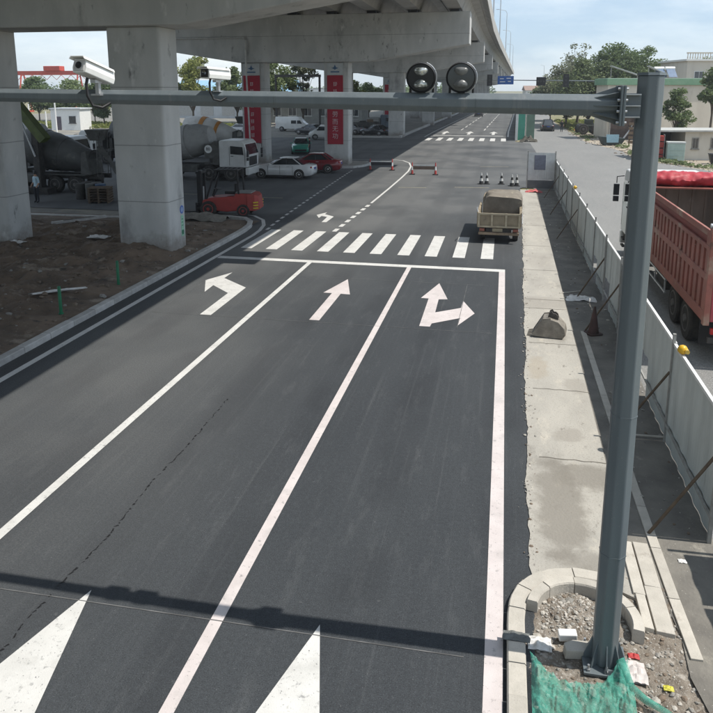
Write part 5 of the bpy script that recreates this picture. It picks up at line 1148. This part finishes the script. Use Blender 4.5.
# ------------------------------------------------------------ buildings on the right
CREAM = mat('wall_cream', (.62, .58, .5), (.54, .5, .43), rough=.9, scale=.7, stretch=(1, 1, .3), wear=((.42, .38, .32), .8, .6, .14)); GREENF = mat('fascia_green', (.16, .3, .19), (.2, .33, .22), rough=.7, scale=2); ROOFG = mat('roof_grey', (.42, .42, .4), (.34, .34, .32), rough=.8, scale=2)
def windows(parent, spots, y, w, h, fm=WHITE):
    for x, z in spots:
        b = MB(); b.b2(x - w / 2 - .08, x + w / 2 + .08, y - .06, y - .005, z - .08, z + h + .08); f_ = b.build('window', fm, parent)
        b = MB(); b.b2(x - w / 2, x - .03, y - .075, y - .061, z, z + h); b.build('pane', GLASS, f_); b = MB(); b.b2(x + .03, x + w / 2, y - .075, y - .061, z, z + h); b.build('pane', GLASS, f_)
        b = MB(); b.b2(x - w / 2 - .15, x + w / 2 + .15, y - .14, y - .0, z - .18, z - .09); b.build('sill', fm, f_)
t = empty('roadside_building', (12.4, 95, -.03), R(13), 'beige building with a green fascia band along its flat roof', 'building')
b = MB(); b.b2(0, 26, 0, 4, 0, 6.7); b.build('wall', CREAM, t)
b = MB(); b.b2(-.25, 26.2, -.25, 4.2, 6.702, 7.5); b.build('fascia', GREENF, t, bevel=.03); b = MB(); b.b2(-.1, 26, -.1, 4, 7.502, 7.55); b.build('roof', ROOFG, t)
windows(t, [(1.3, 4.9)], 0, 1.5, 1.1, mat('frame_dull', (.3, .28, .25), rough=.7))
b = MB(); b.b2(.3, 3.6, -.06, -.004, 0, 2.9); b.build('shutter', mat('shutter_dark', (.07, .05, .045), (.1, .07, .06), rough=.6, scale=4), t)
for x in (.05, 3.7, 5.2): b = MB(); b.b2(x, x + .3, -.3, -.005, 0, 3.3); b.build('pillar', CREAM, t)
b = MB(); b.b2(-.3, 6.0, -2.2, -.31, 3.3, 3.42); b.build('canopy', ROOFG, t)
for x in (-.2, 5.9): b = MB(); b.b2(x - .06, x + .06, -2.1, -1.98, 0, 3.29); b.build('canopy_post', POST, t)
for x, y, w, lb in ((12.9, 95.8, 3.4, 'long pale solar panel tilted on the building roof'), (17.6, 97.0, 2.4, 'shorter pale solar panel farther back on the building roof')):
    s_ = empty('solar_panel', (x, y + 1.5, 7.52), 0, lb, 'solar panel', 'panels on the flat roof')
    b = MB(); b.loft([[(0, -.5, 1.5), (w, -.5, .35), (w, -.5, .43), (0, -.5, 1.58)], [(0, 1.2, 1.5), (w, 1.2, .35), (w, 1.2, .43), (0, 1.2, 1.58)]]); b.build('panel', mat('panel_pale', (.55, .58, .55), rough=.4), s_)
    for xx, zz in ((.1, 1.5), (w - .1, .4)): b = MB(); b.b2(xx - .04, xx + .04, .3, .4, -.02, zz); b.build('support', POST, s_)
for i, (x, lb) in enumerate(((19.2, 'solar water heater with tank on the roof, left one'), (20.5, 'solar water heater with tank on the roof, right one'))):
    s_ = empty('water_heater', (x, 99.0, 7.52), R(13), lb, 'water heater', 'solar water heaters'); b = MB(); b.lathe([(.22, -.6), (.22, .6)], (0, .6, 1.25), 'X', 16); b.build('tank', WHITE, s_)
    b = MB(); b.loft([[(-.55, -.6, .15), (.55, -.6, .15), (.55, -.55, .2), (-.55, -.55, .2)], [(-.55, .45, 1.1), (.55, .45, 1.1), (.55, .4, 1.18), (-.55, .4, 1.18)]]); b.build('tubes', mat('heater_blue', (.1, .16, .26), rough=.15), s_)
    for sx in (-.5, .5): b = MB(); b.tube([(sx, .6, 0), (sx, .6, 1.1)], .03, 6); b.tube([(sx, -.6, 0), (sx, -.6, .18)], .03, 6); b.build('leg', GALV, s_)
t = empty('pale_house', (25.2, 112, -.06), R(12), 'pale two-storey house with a balustrade round its roof', 'house')
b = MB(); b.b2(0, 12, 0, 9, 0, 10.2); b.build('wall', CREAM, t); b = MB(); b.b2(-.3, 12.3, -.3, 9.3, 10.2, 10.45); b.build('cornice', WHITE, t)
for k in range(17): b = MB(); b.lathe([(.06, 10.46), (.1, 10.7), (.05, 10.9), (.07, 11.2)], (-.1 + .36 * k, -.15, 0), n=8); b.build('baluster', CREAM, t)
b = MB(); b.b2(-.25, 12.2, -.25, -.05, 11.2, 11.38); b.build('handrail', CREAM, t); windows(t, [(1.8, 7.2), (4.6, 7.2)], 0, 1.3, 1.5)
t = empty('low_shed', (13.0, 67.6, -.03), R(8), 'low shed with flat roof, open dark bay and two small windows', 'shed')
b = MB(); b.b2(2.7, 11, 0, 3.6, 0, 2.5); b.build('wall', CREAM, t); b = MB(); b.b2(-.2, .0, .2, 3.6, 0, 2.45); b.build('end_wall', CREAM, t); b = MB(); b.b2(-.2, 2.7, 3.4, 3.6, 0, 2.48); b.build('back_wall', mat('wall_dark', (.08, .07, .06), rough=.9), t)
b = MB(); b.b2(-.6, 11.3, -.5, 4.0, 2.505, 2.66); b.build('roof', ROOFG, t, bevel=.02)
windows(t, [(3.6, 1.1), (5.2, 1.1)], 0, .42, .8, mat('frame_dull', (.3, .28, .25)))
for x in (.2, .55): 
    pass
t = empty('red_rack', (13.35, 67.0, -.03), 0, 'stack of red crates standing in the open bay of the shed', 'rack')
for k in range(4): b = MB(); b.b2(-.35, .35, -.3, .3, .04 + k * .56, .52 + k * .56); b.build('crate', mat('crate_red', (.4, .06, .045), (.32, .05, .04), scale=5), t, bevel=.03)
for sx in (-.38, .38): b = MB(); b.b2(sx - .02, sx + .02, -.3, .3, 0, 2.3); b.build('upright', POST, t)
t = empty('storage_bin', (14.6, 66.4, -.03), R(-4), 'pale green metal bin in front of the shed', 'bin')
b = MB(); b.b2(-.7, .7, -.5, .5, .1, 1.6); b.build('body', mat('bin_pale_green', (.4, .5, .45), (.34, .43, .39), rough=.5, scale=3), t, bevel=.03)
b = MB(); b.b2(-.74, .74, -.54, .54, 1.6, 1.72); b.build('lid', mat('bin_white', (.62, .64, .62), rough=.5), t); b = MB(); b.b2(-.65, .65, -.45, .45, 0, .1); b.build('skid', BLACK, t)
for z in (.5, 1.0): b = MB(); b.b2(-.7, .7, -.525, -.501, z, z + .05); b.build('rib', MATS['bin_pale_green'], t)
t = empty('waste_container', (17.6, 64.8, -.03), R(-6), 'black waste container by the shed wall at the right edge', 'container')
b = MB(); b.loft([[(-.5, -.35, .1), (.5, -.35, .1), (.5, .35, .1), (-.5, .35, .1)], [(-.65, -.45, .8), (.65, -.45, .8), (.65, .45, .8), (-.65, .45, .8)]]); b.build('body', BLACK, t); b = MB(); b.b2(-.68, .68, -.48, .48, .8, .87); b.build('lid', BLACK, t)
for sx in (-.4, .4): b = MB(); b.lathe([(.08, -.06), (.08, .06)], (sx, -.25, .08), 'Y', 12); b.build('wheel', RUBBER, t)
# yard clutter by the side road
t = empty('roller', (11.6, 105.5, -.03), R(8), 'dark machine with large black tyres parked in the yard', 'machine')
for x in (-1.0, .9):
    for s in (-1, 1): wheel(t, (x, s * .75, .75), .75, .5, TIRE_RIM, s, True)
b = MB(); b.b2(-1.6, 1.5, -.45, .45, .6, 1.35); b.build('body', mat('machine_dark', (.04, .05, .04), rough=.6), t, bevel=.1); b = MB(); b.b2(-.6, .5, -.4, .4, 1.36, 2.1); b.build('cab', MATS['machine_dark'], t, bevel=.08)
tb = empty('spare_tyre_pile', (13.6, 107.5, -.03), 0, 'pile of two big tyres right of the dark machine', 'tyres')
for k, (x, y, a) in enumerate(((0, 0, 0), (.9, .4, .5))): o = wheel(tb, (x, y, .62), .62, .4, TIRE_RIM, -1, True); o.rotation_euler = (0, 0, a)
crumple('orange_net', (11.7, 112.5, -.03), 1.4, .7, .85, mat('orange_plastic', (.65, .16, .03), (.55, .14, .03), rough=.6), 'bright orange plastic heap at the verge of the side road', 'plastic heap', 71)
t = empty('tipping_trough', (11.9, 85.0, -.03), R(10), 'dark skip with pale blue lining and raised arm beside the yard', 'skip')
b = MB(); b.loft([[(-1.0, -.6, .1), (.9, -.6, .1), (.9, .6, .1), (-1.0, .6, .1)], [(-1.4, -.75, 1.0), (1.3, -.75, .8), (1.3, .75, .8), (-1.4, .75, 1.0)]]); b.build('body', mat('skip_dark', (.05, .07, .07), rough=.6), t)
b = MB(); b.loft([[(-.8, -.78, .35), (.5, -.78, .35), (.5, -.74, .35), (-.8, -.74, .35)], [(-.9, -.86, 1.25), (.5, -.86, 1.25), (.5, -.8, 1.25), (-.9, -.8, 1.25)]]); b.build('lining', mat('lining_blue', (.35, .55, .65), (.3, .48, .58), rough=.6, scale=5), t)
b = MB(); b.tube([(1.1, 0, .5), (1.9, .1, 1.6), (2.2, .1, 2.3)], .09, 8); b.build('arm', GALV, t)
for x in (-.8, .7): b = MB(); b.b2(x - .08, x + .08, -.5, .5, 0, .1); b.build('skid', BLACK, t)
t = empty('timber_rack', (14.3, 84.0, -.03), 0, 'dark timber rack stacked beside the skip', 'rack')
for k, (x, h) in enumerate(((-.7, 2.6), (0, 2.9), (.7, 2.7))): b = MB(); b.b2(x - .06, x + .06, -.06, .06, 0, h); b.build('post', WOOD, t)
for k in range(5): b = MB(); b.b2(-.85, .85, -.12, -.062, .3 + .5 * k, .6 + .5 * k); b.build('board', BR, t)
scatter('verge_clods', 500, lambda: (lambda y: (side_right(y) + random.uniform(-.5, 1.6), y))(random.uniform(50, 118)), lambda x, y: -.02, .03, .16, [ST2, ST3, ST3], 'clods and stones along the ragged edge of the side road')
scatter('yard_stones', 260, lambda: (random.uniform(10.5, 22), random.uniform(62, 104)), lambda x, y: -.03, .04, .2, [ST1, ST2, ST3], 'stones scattered over the sandy yard')

# ------------------------------------------------------------ far hoarding, gantry, signs
GH = mat('hoarding_green', (.06, .28, .2), (.08, .33, .24), rough=.6, scale=1.2, wear=((.4, .5, .46), 1.5, .63, .1)); GD = mat('hoarding_dark_green', (.06, .11, .085), (.045, .08, .065), rough=.6, scale=1.2)
t = empty('green_hoarding', (1.6, 90, 0), 0, 'green site hoarding with a white end post beyond the junction', 'fence')
b = MB(); b.b2(-.28, .02, -.1, .1, 0, 3.6); b.build('end_post', WHITE, t)
b = MB(); b.b2(.03, .85, -.03, .03, .05, 3.5); b.build('end_panel', GH, t)
for k in range(40):
    y0 = k * 2.5; x = fx(90 + y0); x1 = fx(92.5 + y0); b = MB(); b.loft([[(x, y0 + .11, .05), (x + .05, y0 + .11, .05), (x + .05, y0 + .11, 2.3), (x, y0 + .11, 2.3)], [(x1, y0 + 2.55, .05), (x1 + .05, y0 + 2.55, .05), (x1 + .05, y0 + 2.55, 2.3), (x1, y0 + 2.55, 2.3)]]); b.build('panel', PANEL, t)
t = empty('dark_hoarding', (2.6, 92, 0), R(28), 'dark green hoarding leaf leaning behind the green end panel', 'fence')
b = MB(); b.b2(0, 1.2, -.03, .03, .05, 3.1); b.build('panel', GD, t); b = MB(); b.b2(-.04, .04, -.06, .06, 0, 3.2); b.build('post', POST, t)
crumple('dark_heap', (2.9, 88.6, -.008), 1.0, .7, .9, mat('heap_dark', (.07, .065, .055), (.12, .11, .09), scale=3, rough=.95, bump=.8), 'dark heap of rubble at the foot of the green hoarding', 'heap', 80)
SIG = mat('signal_black', (.018, .018, .02), rough=.5); SIGN = mat('sign_blue', (.03, .12, .4), rough=.4)
t = empty('signal_gantry', (15.2, 100, -.03), 0, 'thin grey signal gantry far beyond the junction', 'gantry')
b = MB(); b.tube([(0, 0, 0), (0, 0, 7.6)], [.18, .12], 8); b.build('column', STEEL, t); b = MB(); b.tube([(0, 0, 7.2), (-18.2, 0, 7.45)], [.09, .05], 8); b.build('arm', STEEL, t)
def signal(x, z, w, h, lab, lamps, vert=True, tilt=0):
    s = empty('traffic_signal', (x, 99.75, z), 0, lab, 'signal', 'signals on the far gantry'); b = MB(); b.b2(-w / 2, w / 2, -.12, .12, -h / 2, h / 2); b.build('housing', SIG, s, bevel=.02)
    b = MB(); b.b2(-.04, .04, .12, .22, -.05, .05 + h * .0); b.build('bracket', STEEL, s)
    for k in range(3):
        o_ = (k - 1) * (h if vert else w) / 3.2; b = MB(); b.lathe([(.13, -.17), (.13, -.121)], (0 if vert else o_, 0, o_ if vert else 0), 'Y', 16); b.build('lamp', mat('signal_lamp_off', (.05, .05, .05), rough=.3) if k != lamps else mat('signal_back', (.03, .03, .03)), s)
signal(-2.2, 7.35, .7, 1.5, 'black traffic signal at the left end of the far gantry', 9); signal(7.7, 7.3, .75, 1.7, 'tall black traffic signal on the right of the far gantry', 9); signal(4.5, 7.2, 1.2, 1.1, 'squarish dark signal box in the middle of the far gantry', 9, False)
s = empty('direction_sign', (-.1, 99.7, 7.35), 0, 'blue direction sign on the far gantry', 'sign'); b = MB(); b.b2(-1.05, 1.05, -.03, .03, -.55, .55); b.build('board', SIGN, s)
for k, (x, z, w) in enumerate(((-.5, .2, .5), (.4, .25, .6), (-.4, -.2, .7), (.5, -.15, .4))): b = MB(); b.b2(x - w / 2, x + w / 2, -.04, -.031, z - .05, z + .05); b.build('lettering', WHITE, s)
b = MB(); b.b2(-.05, .05, .03, .28, -.1, .1); b.build('bracket', STEEL, s)
for i, (x, y, lb) in enumerate(((4.2, 52.5, ''),)[:0]): pass
for i, (x, y, h, lb) in enumerate(((3.2, 96, 5.2, 'thin grey street pole left of the black car on the side road'), (9.2, 190, 12, 'tall thin lamp post far along the side road'))):
    b = MB(); b.tube([(0, 0, 0), (0, 0, h)], [.07, .04], 8); b.tube([(0, 0, h), (-.9, 0, h + .25)], .03, 6); o = b.build('street_pole', GALV); o.location = (x, y, -.008); tag(o, lb, 'pole')

for i, (x, y, w, h, lb) in enumerate(((8.5, 330, 14, 8, 'far pale house left of the signals on the gantry'), (27, 345, 18, 7, 'far low house between the signal boxes'), (44, 300, 12, 9, 'far pale house behind the right-hand signal'))):
    t = empty('far_house', (x, y, -.05), R(8), lb, 'house', 'houses far along the side road')
    b = MB(); b.b2(0, w, 0, 8, 0, h - 2); b.build('wall', CREAM if i else WHITE, t); b = MB(); b.prism_yz([(-.5, h - 2), (8.5, h - 2), (4, h)], -.4, w + .4); b.build('roof', mat('tile_brown', (.3, .2, .16), (.24, .17, .14), scale=1), t)
    for k in range(int(w / 3.5)): b = MB(); b.b2(1 + 3.4 * k, 2.6 + 3.4 * k, -.06, -.004, 2.4, 4.2); b.build('window', GLASS, t)
for i, (x, y, h, r) in enumerate(((20, 235, 9, 4.5), (26, 250, 10, 5), (33, 240, 9, 4.5), (16.5, 290, 8, 4.5), (38, 270, 11, 5))):
    tree('far_tree', (x, y, -.05), h, r, ('leftmost', 'second', 'third', 'farthest', 'rightmost')[i] + ' of the hazy trees beyond the bend of the side road', LEAF[i % 3], seed=120 + i, trunk=.12, n=3200, clumps=26, size=.4, grp='hazy trees along the side road')

# ------------------------------------------------------------ far left: crane, buildings, poles
CRANE = mat('crane_red', (.5, .07, .04), (.42, .06, .04), rough=.5, scale=2)
t = empty('gantry_crane', (-119, 182, -.05), 0, 'long red gantry crane seen far away between the nearest piers', 'crane')
b = MB(); b.b2(-17, 22, -.6, .6, 10.2, 11.3); b.build('main_beam', CRANE, t); b = MB(); b.b2(-6.5, -1.5, -1.2, 1.2, 11.31, 12.6); b.build('trolley', CRANE, t, bevel=.1)
b = MB(); b.b2(2.5, 22, -.7, .7, 11.31, 11.7); b.build('walkway', CRANE, t)
for x in (-14, 3.5, 19):
    for s in (-1, 1): b = MB(); b.tube([(x, s * .6, 10.2), (x, s * 3, 0)], .22, 6); b.build('leg', CRANE, t)
    b = MB(); b.b2(x - .3, x + .3, -3.4, 3.4, .0, .5); b.build('end_carriage', CRANE, t)
for k in range(13): b = MB(); b.tube([(-16.5 + 3 * k, -.61, 10.2), (-15 + 3 * k, -.61, 8.9), (-13.5 + 3 * k, -.61, 10.2)], .08, 5); b.build('truss', CRANE, t)
t = empty('site_hut', (-68.8, 100, -.05), R(8), 'small white flat-roofed hut with a window beyond the nearest piers', 'hut')
b = MB(); b.b2(0, 4.6, 0, 4, 0, 3.2); b.build('wall', WHITE, t); b = MB(); b.b2(-.2, 4.8, -.2, 4.2, 3.2, 3.38); b.build('roof', mat('hut_roof', (.5, .52, .54), rough=.6), t); windows(t, [(3.4, 1.2)], 0, .9, .9, mat('frame_dark', (.1, .1, .11)))
b = MB(); b.b2(.7, 1.6, -.05, -.004, .05, 2.1); b.build('door', mat('hut_door', (.12, .1, .12), rough=.6), t)
t = empty('blue_roof_shed', (-73, 150, -.05), 0, 'long shed with a pale blue metal roof behind the right camera', 'shed')
b = MB(); b.b2(0, 27, 0, 14, 0, 4.4); b.build('wall', mat('shed_wall', (.5, .53, .56), (.45, .48, .5), rough=.6, scale=1), t); b = MB(); b.prism_yz([(-.6, 4.402), (14.6, 4.402), (7, 8.3)], -.5, 27.5); b.build('roof', mat('roof_blue', (.27, .45, .6), (.24, .4, .54), rough=.45, scale=1), t)
for k in range(5): b = MB(); b.b2(2 + 5 * k, 5 + 5 * k, -.06, -.005, .6, 3.2); b.build('shutter', GALV, t)
t = empty('long_wall', (-120, 205, -.05), 0, 'long low pale site buildings under the red crane', 'buildings')
for k in range(9):
    b = MB(); b.b2(k * 8, k * 8 + 7.4, 0, 5, 0, 5.2 + (k % 3) * .6); p = b.build('cabin', WHITE, t); b = MB(); b.b2(k * 8 - .1, k * 8 + 7.5, -.1, 5.1, 5.2 + (k % 3) * .6, 5.4 + (k % 3) * .6); b.build('roof', ROOFG, p)
    for q in range(3): b = MB(); b.b2(k * 8 + .8 + q * 2.2, k * 8 + 2.2 + q * 2.2, -.05, -.004, 3, 4.2); b.build('window', GLASS, p)
for i, (x, y, h, lb) in enumerate(((-65.3, 90, 4.2, 'white utility pole left of the site hut'), (-60.5, 89, 5.6, 'white utility pole in front of the site hut'), (-63.4, 91, 3.2, 'short pale pole beside the site hut'), (-58, 110, 14, 'tall thin pole beside the yellow-green tree'))):
    b = MB(); b.tube([(0, 0, 0), (0, 0, h)], [.13, .09], 8); o = b.build('utility_pole', WHITE); o.location = (x, y, -.05); tag(o, lb, 'pole')
t = empty('height_bar', (-37.5, 116, -.05), 0, 'dark height-limit frame beyond the gap between the banner piers', 'frame')
for x in (0, 7.5): b = MB(); b.b2(x - .15, x + .15, -.15, .15, 0, 8.2); b.build('post', CHAS, t)
b = MB(); b.b2(-.2, 7.7, -.16, .16, 8.2, 8.6); b.build('crossbar', CHAS, t)
t = empty('workshop', (-48, 132, -.05), 0, 'low grey workshop row beyond the parked vans', 'building')
b = MB(); b.b2(0, 22, 0, 6, 0, 4.2); b.build('wall', mat('workshop_wall', (.36, .36, .34), (.28, .28, .27), rough=.8, scale=1), t); b = MB(); b.b2(-.3, 22.3, -.3, 6.3, 4.2, 4.4); b.build('roof', ROOFG, t); windows(t, [(2.5 + 3 * k, 1.4) for k in range(7)], 0, 1.4, 1.5)
# a drum-shaped sand pile and a low rail where the side street ends
crumple('gravel_heap', (-13.9, 31.0, .1), 1.3, .6, .45, mat('heap_gravel', (.24, .22, .19), (.15, .14, .12), scale=5, rough=.95, bump=1., bscale=14), 'grey gravel heap on the kerb corner in front of the forklift', 'gravel heap', 90)

t = empty('loader_boom', (-27.2, 38.0, 0), 0, 'dark olive loader boom slanting beside the leftmost pier', 'boom')
OLIVE = mat('olive_paint', (.1, .13, .035), (.07, .09, .03), rough=.6, scale=3)
b = MB(); b.loft([[(-1.6, -.3, 5.4), (-1.6, .3, 5.4), (-1.15, .3, 5.6), (-1.15, -.3, 5.6)], [(.35, -.3, 3.0), (.35, .3, 3.0), (.75, .3, 3.3), (.75, -.3, 3.3)]]); b.build('boom', OLIVE, t)
b = MB(); b.b2(-.2, .2, -.25, .25, 0, 3.7); b.build('mast', CHAS, t); b = MB(); b.b2(-.9, .9, -.7, .7, 0, .35); b.build('base', CHAS, t); b = MB(); b.tube([(0, -.3, 2.2), (-.9, -.3, 4.7)], .06, 8); b.build('cylinder', GALV, t)

# ------------------------------------------------------------ summer haze
b = MB(); b.b2(-900, 900, -40, 900, -1.1, 26); hz = b.build('haze', None); hz['kind'] = 'stuff'; hz['label'] = 'thin pale summer haze filling the air over the road'; hz['category'] = 'haze'
m = bpy.data.materials.new('haze'); m.use_nodes = True; n = m.node_tree.nodes; n.clear(); o_ = n.new('ShaderNodeOutputMaterial'); v = n.new('ShaderNodeVolumePrincipled')
v.inputs['Color'].default_value = (.86, .92, 1, 1); v.inputs['Density'].default_value = .00045; v.inputs['Anisotropy'].default_value = .3
m.node_tree.links.new(v.outputs[0], o_.inputs['Volume']); hz.data.materials.clear(); hz.data.materials.append(m)
